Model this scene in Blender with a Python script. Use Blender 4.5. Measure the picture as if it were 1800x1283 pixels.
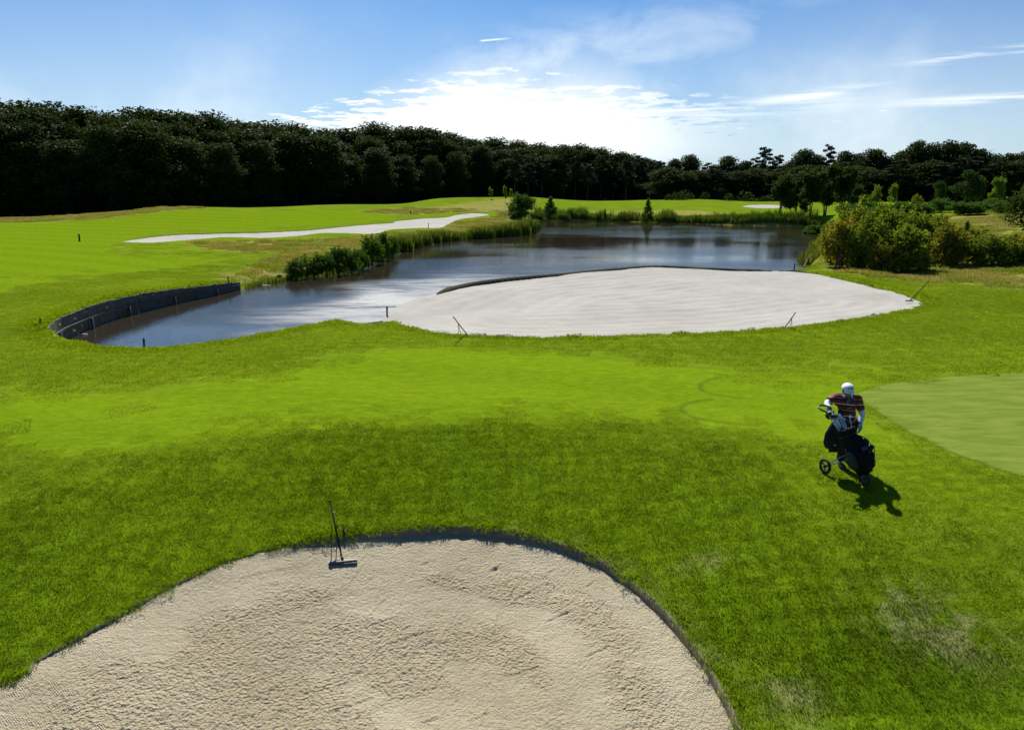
import bpy, math, random
import numpy as np
from math import radians as R, sin, cos, tan, atan, pi
from mathutils import Vector, Matrix

for o in list(bpy.data.objects): bpy.data.objects.remove(o)
sc = bpy.context.scene
COL = sc.collection

# ------------------------------------------------------------------ camera
FPX, CX, CY, CAMH = 1300.0, 900.0, 641.5, 4.9
PITCH = math.atan((641.5-325)/FPX)
cam = bpy.data.cameras.new('camera'); camo = bpy.data.objects.new('camera', cam); COL.objects.link(camo)
cam.sensor_width = 36.0; cam.lens = 36.0*FPX/1800.0; cam.clip_end = 6000; cam.clip_start = 0.1
camo.location = (0, 0, CAMH); camo.rotation_euler = (pi/2-PITCH, 0, 0)
sc.camera = camo

# ------------------------------------------------------------------ light, exposure
SUN_EL, SUN_AZ = R(48), R(-11)
sc.view_settings.view_transform = 'Standard'; sc.view_settings.look = 'None'
sc.view_settings.exposure = 0.75; sc.view_settings.gamma = 1.0
sl = bpy.data.lights.new('sun', 'SUN'); so = bpy.data.objects.new('sun', sl); COL.objects.link(so)
sl.energy = 4.6; sl.angle = R(0.5); sl.color = (1.0, 0.95, 0.86)
sd_ = Vector((sin(SUN_AZ)*cos(SUN_EL), cos(SUN_AZ)*cos(SUN_EL), sin(SUN_EL)))
so.rotation_euler = sd_.to_track_quat('Z', 'Y').to_euler(); so.location = (0, 0, 60)

# ------------------------------------------------------------------ node helpers
class NT:
    def __init__(s, tree): s.t = tree; s.n = tree.nodes; s.l = tree.links
    def new(s, typ, **kw):
        n = s.n.new(typ)
        for k, v in kw.items():
            if k in n.inputs.keys() if isinstance(k, str) else False: s.set(n, k, v)
            else: setattr(n, k, v)
        return n
    def set(s, n, k, v):
        if isinstance(v, bpy.types.NodeSocket): s.l.new(v, n.inputs[k])
        else: n.inputs[k].default_value = v
    def math(s, op, a, b=None, c=None, clamp=False):
        n = s.n.new('ShaderNodeMath'); n.operation = op; n.use_clamp = clamp
        for i, v in enumerate((a, b, c)):
            if v is not None: s.set(n, i, v)
        return n.outputs[0]
    def sstep(s, x, a, b):
        n = s.n.new('ShaderNodeMapRange'); n.interpolation_type = 'SMOOTHSTEP'
        s.set(n, 0, x); s.set(n, 1, a); s.set(n, 2, b); s.set(n, 3, 0.0); s.set(n, 4, 1.0); return n.outputs[0]
    def mix(s, f, a, b, blend='MIX'):
        n = s.n.new('ShaderNodeMix'); n.data_type = 'RGBA'; n.blend_type = blend
        s.set(n, 0, f)
        for k, v in ((6, a), (7, b)):
            if isinstance(v, tuple) and len(v) == 3: v = (*v, 1)
            s.set(n, k, v)
        return n.outputs[2]
    def noise(s, vec, scale, detail=4, rough=0.5, dim='3D', dist=0.0):
        n = s.n.new('ShaderNodeTexNoise'); n.noise_dimensions = dim
        if vec is not None: s.l.new(vec, n.inputs['Vector'])
        n.inputs['Scale'].default_value = scale; n.inputs['Detail'].default_value = detail
        n.inputs['Roughness'].default_value = rough; n.inputs['Distortion'].default_value = dist
        return n.outputs[0]
    def scalev(s, vec, v3, rot=(0, 0, 0)):
        n = s.n.new('ShaderNodeMapping'); s.l.new(vec, n.inputs[0]); n.inputs[3].default_value = v3
        n.inputs[2].default_value = rot; return n.outputs[0]
    def attr(s, name):
        n = s.n.new('ShaderNodeAttribute'); n.attribute_name = name; return n.outputs['Fac']

# ------------------------------------------------------------------ world: Nishita sky with thin clouds
w = bpy.data.worlds.new('World'); sc.world = w; w.use_nodes = True
T = NT(w.node_tree); T.n.clear()
sky = T.n.new('ShaderNodeTexSky'); sky.sky_type = 'NISHITA'; sky.sun_disc = False
sky.sun_elevation = SUN_EL; sky.sun_rotation = SUN_AZ; sky.air_density = 1.0; sky.dust_density = 0.6; sky.ozone_density = 2.0
tc = T.n.new('ShaderNodeTexCoord'); sep = T.n.new('ShaderNodeSeparateXYZ'); T.l.new(tc.outputs['Generated'], sep.inputs[0])
X, Y, Z = sep.outputs
el = T.math('DIVIDE', T.math('ARCSINE', Z), pi/180)
az = T.math('DIVIDE', T.math('ARCTAN2', X, Y), pi/180)
zz = T.math('MAXIMUM', T.math('ADD', Z, 0.04), 0.03)
cmb = T.n.new('ShaderNodeCombineXYZ'); T.l.new(T.math('DIVIDE', X, zz), cmb.inputs[0]); T.l.new(T.math('DIVIDE', Y, zz), cmb.inputs[1])
pl = cmb.outputs[0]
def gauss(a0, e0, sa, se, tilt=0.0):
    da = T.math('SUBTRACT', az, a0)
    de = T.math('SUBTRACT', T.math('SUBTRACT', el, e0), T.math('MULTIPLY', da, tilt))
    q = T.math('ADD', T.math('POWER', T.math('ABSOLUTE', T.math('DIVIDE', da, sa)), 2.0), T.math('POWER', T.math('ABSOLUTE', T.math('DIVIDE', de, se)), 2.0))
    return T.math('EXPONENT', T.math('MULTIPLY', q, -1.0))
# tint of the clear sky: deeper blue than raw Nishita near the top
skc = T.mix(1.0, sky.outputs[0], (0.235, 0.475, 0.74), 'MULTIPLY')
nz1 = T.noise(tc.outputs['Generated'], 5.0, 5, 0.55)
veil = T.math('MULTIPLY', T.sstep(nz1, 0.30, 0.75), 1.0)
# broad white glow over the horizon in the middle
g1 = gauss(-1.0, 1.0, 17.0, 7.6, 0.0)
g1n = T.sstep(T.math('MULTIPLY', g1, T.math('ADD', 0.60, T.math('MULTIPLY', nz1, 0.8))), 0.08, 0.92)
# wispy plume rising to the right
pn = T.noise(T.scalev(tc.outputs['Generated'], (1, 1, 2.6)), 7.0, 6, 0.6, dist=0.4)
g2 = T.math('MULTIPLY', T.math('MULTIPLY', gauss(4, 8.8, 17, 2.6, 0.13), T.sstep(pn, 0.26, 0.70)), 0.58)
g3 = T.math('MULTIPLY', gauss(-22, 1, 26, 9.5), 0.50)
g4 = T.math('MULTIPLY', gauss(26, 0.5, 24, 9), 0.55)
g5 = T.math('MULTIPLY', T.math('MULTIPLY', T.sstep(veil, 0.2, 1.0), 0.30), T.sstep(el, 14.0, 4.0))
# mottled altocumulus
mot = T.n.new('ShaderNodeTexNoise'); T.l.new(T.scalev(pl, (1.0, 0.8, 1), (0, 0, 0.4)), mot.inputs['Vector'])
mot.inputs['Scale'].default_value = 3.6; mot.inputs['Detail'].default_value = 5; mot.inputs['Roughness'].default_value = 0.6
cover = T.math('MAXIMUM', T.math('MULTIPLY', gauss(-4.5, 5.0, 8.5, 2.6, 0.15), 1.25), T.math('MULTIPLY', gauss(7, 5.0, 12, 1.6, -0.04), 0.85))
cover = T.math('MAXIMUM', cover, T.math('MULTIPLY', gauss(24, 4.9, 9, 1.4, 0.05), 0.42))
thr = T.math('SUBTRACT', 0.74, T.math('MULTIPLY', cover, 0.36))
alto = T.math('MULTIPLY', T.sstep(T.math('SUBTRACT', mot.outputs[0], thr), 0.0, 0.05), T.sstep(cover, 0.06, 0.35))
daz = T.math('ADD', az, 3.0)
edge = T.math('SUBTRACT', 7.7, T.math('ADD', T.math('MULTIPLY', T.math('MAXIMUM', T.math('MULTIPLY', daz, -1.0), 0.0), 0.23), T.math('MULTIPLY', T.math('MAXIMUM', daz, 0.0), 0.10)))
below = T.math('SUBTRACT', edge, el)
bank = T.sstep(T.math('ADD', T.math('MULTIPLY', below, 0.42), T.math('MULTIPLY', T.math('SUBTRACT', mot.outputs[0], 0.5), 5.5)), 0.0, 0.55)
bank = T.math('MULTIPLY', T.math('MULTIPLY', bank, T.sstep(below, -0.9, 0.1)), T.math('MULTIPLY', T.sstep(az, 21.0, 5.0), T.sstep(el, 0.5, 3.0)))
alto = T.math('MAXIMUM', T.math('MULTIPLY', alto, 0.6), bank)
# long streaks
st = T.noise(T.scalev(tc.outputs['Generated'], (2.2, 2.2, 40), (0, 0.03, 0)), 2.2, 4, 0.55)
streak = T.math('MULTIPLY', T.sstep(st, 0.44, 0.58), T.math('MAXIMUM', T.math('MAXIMUM', gauss(12, 5.0, 10, 0.45, 0.03), gauss(21, 5.9, 4.5, 0.3, 0.09)), T.math('MAXIMUM', gauss(31, 5.2, 5, 0.25, 0.0), gauss(30.5, 7.8, 3.5, 0.25, 0.05))))
# contrail
dl = T.math('ABSOLUTE', T.math('SUBTRACT', T.math('SUBTRACT', el, 10.05), T.math('MULTIPLY', T.math('ADD', az, 1.1), 0.08)))
cont = T.math('MULTIPLY', T.sstep(dl, 0.09, 0.01), T.math('MULTIPLY', T.sstep(az, -2.4, -2.1), T.sstep(az, 0.25, -1.2)))
fill_veil = T.math('MULTIPLY', gauss(-11, 38, 30, 13), 0.9)   # white veil added to the sky above the frame to brighten the water
m = T.math('MAXIMUM', T.math('MAXIMUM', g1n, g2), fill_veil)
m = T.math('MAXIMUM', m, g3); m = T.math('MAXIMUM', m, g4)
m = T.math('ADD', m, g5, clamp=True)
white = (7.6, 8.3, 8.7)
c1 = T.mix(m, skc, white)
dense = T.math('MAXIMUM', T.math('MULTIPLY', alto, 0.9), T.math('MAXIMUM', T.math('MULTIPLY', streak, 0.95), T.math('MULTIPLY', cont, 0.8)))
c2 = T.mix(dense, c1, (8.6, 9.0, 9.1))
bg = T.n.new('ShaderNodeBackground'); T.l.new(c2, bg.inputs[0]); bg.inputs[1].default_value = 0.075
wo = T.n.new('ShaderNodeOutputWorld'); T.l.new(bg.outputs[0], wo.inputs[0])

sc.cycles.max_bounces = 6; sc.cycles.transparent_max_bounces = 8

# ------------------------------------------------------------------ tags and mesh helpers
def tag(o, label=None, cat=None, group=None, kind=None):
    if label: o['label'] = label
    if cat: o['category'] = cat
    if group: o['group'] = group
    if kind: o['kind'] = kind
    return o
def np_mesh(name, verts, faces, smooth=False):
    """verts (n,3) array, faces (m,k) array of equal-size polygons"""
    me = bpy.data.meshes.new(name); verts = np.asarray(verts, np.float32); faces = np.asarray(faces, np.int32)
    k = faces.shape[1]; m_ = len(faces)
    me.vertices.add(len(verts)); me.vertices.foreach_set('co', verts.ravel())
    me.loops.add(m_*k); me.loops.foreach_set('vertex_index', faces.ravel())
    me.polygons.add(m_); me.polygons.foreach_set('loop_start', np.arange(0, m_*k, k, dtype=np.int32))
    me.update(calc_edges=True)
    me.polygons.foreach_set('use_smooth', np.full(m_, smooth)); me.update()
    return me
def link(name, me, mat=None, parent=None):
    o = bpy.data.objects.new(name, me); COL.objects.link(o)
    if mat is not None and me is not None and not me.materials: me.materials.append(mat)
    if parent: o.parent = parent
    return o
def empty(name, loc=(0, 0, 0), rz=0.0):
    o = bpy.data.objects.new(name, None); COL.objects.link(o); o.location = loc; o.rotation_euler = (0, 0, rz)
    o.empty_display_size = 0.2; return o
class MB:
    def __init__(s): s.v = []; s.f = []; s.mi = []
    def add(s, vs, fs, mi=0):
        b = len(s.v); s.v += [tuple(v) for v in vs]; s.f += [tuple(i+b for i in f) for f in fs]; s.mi += [mi]*len(fs); return s
    def box(s, c, size, rot=None, taper=1.0, mi=0):
        hx, hy, hz = size[0]/2, size[1]/2, size[2]/2; vs = []
        for z, k in ((-hz, 1), (hz, taper)):
            for x, y in ((-hx, -hy), (hx, -hy), (hx, hy), (-hx, hy)):
                p = Vector((x*k, y*k, z))
                if rot is not None: p = rot @ p
                vs.append(p+Vector(c))
        return s.add(vs, [(3, 2, 1, 0), (4, 5, 6, 7), (0, 1, 5, 4), (1, 2, 6, 5), (2, 3, 7, 6), (3, 0, 4, 7)], mi)
    def tube(s, pts, r, n=8, cap=True, mi=0, flat=1.0):
        pts = [Vector(p) for p in pts]; m_ = len(pts)
        if not hasattr(r, '__len__'): r = [r]*m_
        vs = []; up = None
        for i, p in enumerate(pts):
            t = (pts[min(i+1, m_-1)]-pts[max(i-1, 0)]).normalized()
            if up is None: up = Vector((0, 0, 1)) if abs(t.z) < 0.9 else Vector((0, 1, 0))
            a = t.cross(up).normalized(); b = a.cross(t).normalized(); up = b
            for k in range(n):
                q = 2*pi*k/n; vs.append(p+a*cos(q)*r[i]+b*sin(q)*r[i]*flat)
        fs = [(i*n+k, i*n+(k+1) % n, (i+1)*n+(k+1) % n, (i+1)*n+k) for i in range(m_-1) for k in range(n)]
        if cap: fs += [tuple(range(n-1, -1, -1)), tuple((m_-1)*n+k for k in range(n))]
        return s.add(vs, fs, mi)
    def ell(s, c, rad, rot=None, n=14, m_=9, mi=0, zmin=-1.0, squash=None):
        vs = []; c = Vector(c)
        for i in range(m_+1):
            t = math.acos(zmin)*(1-i/m_) if zmin > -1 else pi*(1-i/m_)
            for k in range(n):
                q = 2*pi*k/n; p = Vector((rad[0]*sin(t)*cos(q), rad[1]*sin(t)*sin(q), rad[2]*cos(t)))
                if squash: p = squash(p)
                if rot is not None: p = rot @ p
                vs.append(p+c)
        fs = [(i*n+k, i*n+(k+1) % n, (i+1)*n+(k+1) % n, (i+1)*n+k) for i in range(m_) for k in range(n)]
        return s.add(vs, fs, mi)
    def torus(s, c, Rr, r, axis, n=24, k=8, mi=0, flat=1.0):
        q = Vector(axis).to_track_quat('Z', 'Y').to_matrix(); vs = []
        for i in range(n):
            a = 2*pi*i/n
            for j in range(k):
                b = 2*pi*j/k; vs.append(Vector(c)+q @ Vector(((Rr+r*cos(b))*cos(a), (Rr+r*cos(b))*sin(a), r*sin(b)*flat)))
        fs = [(i*k+j, ((i+1) % n)*k+j, ((i+1) % n)*k+(j+1) % k, i*k+(j+1) % k) for i in range(n) for j in range(k)]
        return s.add(vs, fs, mi)
    def build(s, name, mat, parent=None, smooth=True):
        me = bpy.data.meshes.new(name); me.from_pydata(s.v, [], s.f); me.update()
        for m_ in (mat if isinstance(mat, (list, tuple)) else [mat]): me.materials.append(m_)
        me.polygons.foreach_set('use_smooth', [smooth]*len(s.f)); me.polygons.foreach_set('material_index', s.mi); me.update()
        return link(name, me, None, parent)

# ------------------------------------------------------------------ surveying: photo rays to world points
def ray(u, v):
    x = (u-CX)/FPX; y = -(v-CY)/FPX
    return np.array([x, cos(PITCH)+y*sin(PITCH), -sin(PITCH)+y*cos(PITCH)])
def un(u, v, z):
    r = ray(u, v); t = (z-CAMH)/r[2]; return np.array([r[0]*t, r[1]*t, z])
def atY(u, v, y):
    r = ray(u, v); t = y/r[1]; return Vector((r[0]*t, y, CAMH+r[2]*t))

def hash2(ix, iy, seed):
    h = (ix.astype(np.int64)*374761393+iy.astype(np.int64)*668265263+seed*974634777) & 0xffffffff
    h = ((h ^ (h >> 13))*1274126177) & 0xffffffff; h = (h ^ (h >> 16)) & 0xffffffff
    return h/4294967295.0
def vnoise(x, y, seed=0):
    ix = np.floor(x); iy = np.floor(y); fx = x-ix; fy = y-iy
    fx = fx*fx*(3-2*fx); fy = fy*fy*(3-2*fy)
    a = hash2(ix, iy, seed); b = hash2(ix+1, iy, seed); c = hash2(ix, iy+1, seed); d = hash2(ix+1, iy+1, seed)
    return (a*(1-fx)+b*fx)*(1-fy)+(c*(1-fx)+d*fx)*fy-0.5
def fbm(x, y, seed=0, o=4):
    s = 0; a = 1.0
    for i in range(o): s = s+a*vnoise(x*2**i, y*2**i, seed+i*7); a *= 0.5
    return s
def ss(a, b, x):
    d = np.asarray(b-a, float); d = np.where(np.abs(d) < 1e-6, 1e-6, d); t = np.clip((x-a)/d, 0, 1); return t*t*(3-2*t)

# control points: (u, v, z) seen in the photo, or ('D', u, v, depth), or ('W', x, y, z)
CP = [(900, 1283, -0.95), (200, 1283, -0.95), (0, 1200, -0.80), (400, 985, -0.72), (600, 945, -0.68), (750, 930, -0.62), (900, 936, -0.60),
      (1100, 1020, -0.66), (1250, 1200, -0.80), (900, 1080, -0.9), (1500, 1283, -0.95), (1800, 1283, -0.95), (0, 1000, -0.5), (1450, 1080, -0.50),
      (900, 755, 0.02), (600, 770, 0.0), (300, 800, -0.06), (100, 880, -0.2), (1200, 760, 0.03), (1400, 830, -0.02), (1600, 880, -0.03), (1790, 960, -0.15), (1500, 835, 0.0),
      (900, 845, -0.30), (600, 860, -0.34), (1150, 870, -0.30), (1350, 950, -0.28), (300, 900, -0.40),
      (1700, 750, 0.05), (1600, 690, 0.05), (1300, 700, 0.0), (700, 680, -0.02), (900, 610, -0.05), (1300, 610, -0.02), (200, 700, -0.02), (0, 640, 0.0), (200, 640, -0.05),
      (1750, 610, 0.12), (1500, 585, 0.02), (680, 560, -0.12), (1000, 595, -0.08), (1150, 530, -0.08), (1165, 468, 0.10), (900, 488, 0.0), (740, 520, -0.1), (1400, 476, 0.0), (1650, 530, 0.12),
      (60, 580, -0.05), (250, 510, -0.16), (420, 494, -0.58), (370, 498, -0.38), (320, 504, -0.28), (100, 470, 0.1), (0, 520, 0.1), (300, 440, 0.05), (130, 420, 0.3), (500, 465, -0.5), (650, 440, -0.40),
      (450, 385, 0.75), (600, 398, 0.25), (200, 392, 0.55), (850, 402, -0.45), (760, 372, 0.5), (640, 375, 0.8),
      ('D', 0, 383, 110), ('D', 130, 378, 112), ('D', 200, 372, 114), ('D', 300, 364, 120), ('D', 430, 365, 128), ('D', 600, 360, 146), ('D', 720, 357, 155), ('D', 765, 350, 158), ('D', 895, 347, 168), ('D', 925, 346, 175),
      ('D', 1000, 352, 185), ('D', 1100, 353, 190), ('D', 1230, 350, 190), ('D', 1300, 354, 185), ('D', 1450, 356, 165), ('D', 1600, 356, 160),
      (1000, 372, -0.1), (1250, 374, -0.1), (1450, 375, -0.3),
      ('W', -100, 135, -0.6), ('W', -70, 140, -0.5), ('W', -30, 175, -0.6), ('W', 5, 205, 0.3), ('W', 60, 215, 0.2), ('W', 120, 190, 0.2),
      ('D', 1745, 374, 88), ('D', 1660, 384, 82), ('D', 1500, 376, 100), (1700, 470, 0.2), (1500, 478, 0.0), (1800, 455, 0.5), (1445, 468, -0.1), (1750, 430, 0.6), ('D', 1620, 372, 120), ('D', 1790, 366, 125),
      ('W', 8, 5, -0.9), ('W', -8, 5, -0.9), ('W', 0, -3, -1.0), ('W', -30, 8, -0.3), ('W', 30, 8, -0.2), ('W', -60, 30, 0.1), ('W', 60, 30, 0.5), ('W', -150, 80, 0.5), ('W', 150, 80, 1.0),
      ('W', 0, 420, 0), ('W', -300, 400, 0), ('W', 300, 400, 0), ('W', 0, 1500, 0), ('W', -1500, 900, 0), ('W', 1500, 900, 0), ('W', -800, 100, 0), ('W', 800, 100, 0)]
pts = []
for c in CP:
    if c[0] == 'D': p = atY(c[1], c[2], c[3]); pts.append((p.x, p.y, p.z))
    elif c[0] == 'W': pts.append(c[1:])
    else: pts.append(tuple(un(*c)))
pts = np.array(pts)
def warp(x, y):
    yy = y+6.0; r = np.hypot(x, yy); a = np.arctan2(x, yy); return a*1.6, np.log(np.maximum(r, 1.0))
pa, pb = warp(pts[:, 0], pts[:, 1])
def phi(d2): return 0.5*d2*np.log(np.maximum(d2, 1e-12))
n_ = len(pts); K = phi((pa[:, None]-pa)**2+(pb[:, None]-pb)**2)+np.eye(n_)*2e-4
A = np.zeros((n_+3, n_+3)); A[:n_, :n_] = K; A[:n_, n_] = 1; A[:n_, n_+1] = pa; A[:n_, n_+2] = pb; A[n_:, :n_] = A[:n_, n_:].T
wts = np.linalg.solve(A, np.concatenate([pts[:, 2], np.zeros(3)]))
def base(x, y):
    x = np.atleast_1d(np.asarray(x, float)); y = np.atleast_1d(np.asarray(y, float)); sh = x.shape; x = x.ravel(); y = y.ravel()
    out = np.empty_like(x)
    for s0 in range(0, len(x), 60000):
        a, b = warp(x[s0:s0+60000], y[s0:s0+60000])
        out[s0:s0+60000] = phi((a[:, None]-pa)**2+(b[:, None]-pb)**2) @ wts[:n_]+wts[n_]+a*wts[n_+1]+b*wts[n_+2]
    r = np.hypot(x, y)
    out += 0.10*fbm(x/14, y/14, 3, 3)*ss(12, 60, r)+0.035*fbm(x/2.6, y/2.6, 9, 3)*ss(3, 9, r)
    return np.clip(out, -3, 6).reshape(sh)
TT = np.geomspace(5, 420, 2500)
def march(u, v):
    r = ray(u, v); xs = r[0]*TT; ys = r[1]*TT; zs = CAMH+r[2]*TT; d = zs-base(xs, ys); k = np.argmax(d < 0)
    if d[k] >= 0: k = len(TT)-1
    f_ = d[k-1]/(d[k-1]-d[k]+1e-9); t = TT[k-1]+(TT[k]-TT[k-1])*f_
    return np.array([r[0]*t, r[1]*t])
def smooth_poly(P, F=None, sub=6):
    P = np.asarray(P, float); n = len(P); out = []; fl = []
    for i in range(n):
        p0, p1, p2, p3 = P[i-1], P[i], P[(i+1) % n], P[(i+2) % n]
        for k in range(sub):
            t = k/sub
            out.append(0.5*((2*p1)+(-p0+p2)*t+(2*p0-5*p1+4*p2-p3)*t*t+(-p0+3*p1-3*p2+p3)*t**3))
            if F is not None: fl.append(np.asarray(F[i])*(1-t)+np.asarray(F[(i+1) % n])*t)
    return np.array(out), (np.array(fl) if F is not None else None)
def sdist(x, y, P, F=None, pad=6.0):
    """signed distance, + inside; optional flags interpolated along the outline"""
    x = np.asarray(x, float); y = np.asarray(y, float); sd = np.full(x.shape, -pad); fl = np.zeros(x.shape+((F.shape[1],) if F is not None else (1,)))
    mk = (x > P[:, 0].min()-pad) & (x < P[:, 0].max()+pad) & (y > P[:, 1].min()-pad) & (y < P[:, 1].max()+pad)
    xx = x[mk]; yy = y[mk]
    if len(xx) == 0: return (sd, fl) if F is not None else sd
    best = np.full(xx.shape, 1e9); ins = np.zeros(xx.shape, bool); bf = np.zeros((len(xx), fl.shape[-1]))
    n = len(P)
    for i in range(n):
        a = P[i]; b = P[(i+1) % n]; d = b-a; L = d@d+1e-12
        t = np.clip(((xx-a[0])*d[0]+(yy-a[1])*d[1])/L, 0, 1); q = (xx-a[0]-t*d[0])**2+(yy-a[1]-t*d[1])**2
        m_ = q < best; best[m_] = q[m_]
        if F is not None: bf[m_] = F[i]*(1-t[m_, None])+F[(i+1) % n]*t[m_, None]
        c = (a[1] > yy) != (b[1] > yy)
        if abs(d[1]) > 1e-12: ins ^= c & (xx < a[0]+(yy-a[1])*d[0]/d[1])
    s = np.sqrt(best); s[~ins] *= -1; s = np.maximum(s, -pad); sd[mk] = s; fl[mk] = bf
    return (sd, fl) if F is not None else sd

# --- outlines
WL = -1.0
wall_px = [(82, 576), (86, 569), (100, 560), (120, 551.5), (145, 542), (180, 531), (220, 521.5), (270, 512.5), (320, 506), (370, 500.5), (420, 496)]
far_px = [(432, 507), (470, 499), (507, 492), (545, 487), (600, 478), (645, 466), (680, 451), (705, 441), (745, 429), (790, 423), (850, 419), (900, 414.5), (932, 409), (942, 402), (930, 394), (890, 388.5),
          (900, 384.2), (960, 384.0), (1000, 385), (1060, 387.5), (1100, 390), (1160, 391.5), (1230, 394), (1300, 396.5), (1400, 397), (1448, 397), (1456, 410), (1453, 430), (1442, 446), (1428, 458), (1418, 468), (1414, 473)]
near_px = [(1400, 474), (1300, 472.4), (1230, 469.4), (1165, 466.3), (1090, 470.3), (1000, 478.8), (920, 485.2), (850, 492.6), (795, 503), (754, 514), (720, 526.5), (692, 539), (682, 548.5), (640, 555), (560, 568), (470, 585), (400, 596.5), (320, 606.5), (250, 611), (180, 608), (135, 602), (108, 594), (90, 585)]
PP = [march(*p) for p in wall_px]+[un(*p, WL)[:2] for p in far_px]+[march(*p) for p in near_px]
PF = [(1, 0)]*len(wall_px)+[(0, 1)]*len(far_px)+[(0, 0)]*len(near_px)
POND, PONDF = smooth_poly(PP, PF, 4)
WALLP = np.array(PP[:len(wall_px)])
def trace(px, sub=5): return smooth_poly([march(*p) for p in px], None, sub)[0]
FB_px = [(0, 1203), (60, 1163), (130, 1122), (200, 1085), (300, 1030), (400, 988), (500, 960), (600, 943), (700, 931), (780, 926), (860, 930), (940, 942), (1010, 964), (1080, 1000), (1150, 1055), (1205, 1115), (1250, 1180), (1283, 1240), (1310, 1300)]
FBW = [march(*p) for p in FB_px]+[np.array([2.75, 5.8]), np.array([1.5, 4.6]), np.array([-2, 3.8]), np.array([-6, 4.0]), np.array([-8.3, 5.6])]
FB = smooth_poly(FBW, None, 6)[0]
MB_px = [(686, 552), (697, 566), (735, 578.5), (800, 588), (900, 592.5), (1000, 592.5), (1150, 588.5), (1250, 584.5), (1350, 578.5), (1450, 568), (1540, 556), (1600, 544), (1624, 535), (1630, 528), (1606, 518), (1555, 504.5), (1500, 491.5), (1450, 482), (1400, 476),
         (1300, 474), (1230, 471), (1165, 468), (1090, 472), (1000, 480.5), (920, 487), (850, 494.5), (800, 505), (765, 515), (725, 528), (695, 541)]
MBK = trace(MB_px)
LB_px = [(211, 424), (270, 426), (350, 420), (400, 416.5), (460, 418), (520, 415), (580, 409), (655, 411), (690, 403), (740, 400.5), (775, 400), (792, 392), (810, 385), (862, 377), (830, 374), (800, 377.5), (785, 381), (740, 383.5), (694, 388), (688, 391),
         (630, 395), (560, 402), (500, 406), (430, 408.5), (350, 410.5), (300, 412.5), (255, 417)]
LBK = trace(LB_px, 4)
RB_px = [(1303, 363), (1330, 365.5), (1372, 365.5), (1385, 362.5), (1365, 360), (1320, 360)]
RBK = trace(RB_px, 4)
GREEN = trace([(1512, 690), (1580, 673), (1680, 662), (1800, 655), (1990, 652), (2100, 720), (2050, 860), (1900, 860), (1800, 838), (1700, 805), (1620, 770), (1560, 735), (1525, 710)], 5)
BUNK = [(FB, 0.10), (MBK, 0.3), (LBK, 0.9), (RBK, 1.2)]
def lipfall(k, x, y):
    return 0
def terrain(x, y, want=False):
    b = base(x, y); z = b.copy()
    sd, fl = sdist(x, y, POND, PONDF, 9.0)
    # keep land near the water from dipping under it
    wl, fa = fl[..., 0], fl[..., 1]
    a0 = -0.2*wl-2.0*fa+0.0; b0 = 0.0*wl+0.0*fa+0.8*(1-np.clip(wl+fa, 0, 1))
    s = ss(a0, b0, sd); s[sd <= -8.9] = 0
    lo = np.maximum(z, WL+0.10)
    z = lo*(1-s)+(WL-0.03)*s-1.1*ss(b0, b0+3.0, sd)
    sds = []; q1 = sdist(x, y, MBK, None, 4.0); strip = ss(-2.2, -0.9, sd)*ss(-2.2, -0.9, q1)*ss(24, 26, y)
    z -= 0.30*strip*(1-ss(-4.2, -3.2, x))
    for P, wdt in BUNK:
        q = sdist(x, y, P, None, 4.0); sds.append(q); z -= 1.1*ss(0, wdt, q)
    if want: return z, b, sd, sds
    return z
def tz(x, y): return float(terrain(np.array([float(x)]), np.array([float(y)]))[0])

# ------------------------------------------------------------------ ground mesh (polar sheet, origin just behind the camera)
azs = np.radians(np.concatenate([np.arange(-75, -41, 0.6), np.arange(-41, 41, 0.075), np.arange(41, 75.1, 0.6)]))
rs = [5.0]
while rs[-1] < 2600:
    r_ = rs[-1]; rs.append(r_*(1.0042 if r_ < 70 else (1.0055 if r_ < 260 else 1.05)))
rs = np.array(rs); OY = -2.0
RR, AA = np.meshgrid(rs, azs, indexing='ij'); GX = RR*np.sin(AA); GY = OY+RR*np.cos(AA)
nr, na = GX.shape
GZ, GB, SP, SB = terrain(GX.ravel(), GY.ravel(), True)
idx = np.arange(nr*na).reshape(nr, na)
quads = np.stack([idx[:-1, :-1], idx[:-1, 1:], idx[1:, 1:], idx[1:, :-1]], -1).reshape(-1, 4)[:, ::-1]
gx, gy = GX.ravel(), GY.ravel()
gme = np_mesh('ground', np.stack([gx, gy, GZ], -1), quads, True)
def set_attr(me, name, arr):
    a = me.attributes.new(name, 'FLOAT', 'POINT'); a.data.foreach_set('value', np.asarray(arr, np.float32))

# zones
ROUGH_P = [[(425, 505), (500, 492), (640, 462), (700, 440), (760, 424), (850, 414), (938, 404), (940, 384), (900, 380), (860, 382), (800, 392), (775, 404), (700, 408), (640, 416), (560, 420), (520, 432), (480, 452), (440, 470), (400, 484), (380, 497)],
           [(340, 428), (420, 424), (500, 424), (560, 426), (540, 442), (480, 446), (400, 440)],
           [(0, 391), (120, 388), (220, 379), (300, 370), (360, 366), (300, 364), (190, 374), (0, 384)],
           [(640, 374), (700, 366), (790, 362), (860, 352), (925, 350), (930, 378), (860, 372), (780, 374), (720, 378)],
           [(990, 384), (1100, 388), (1230, 392), (1400, 394), (1450, 394), (1450, 384), (1330, 380), (1240, 372), (1160, 370), (1060, 372), (990, 376)],
           [(1432, 462), (1470, 478), (1560, 490), (1660, 497), (1830, 500), (1900, 420), (1830, 372), (1740, 374), (1600, 388), (1500, 398), (1470, 420)]]
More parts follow.
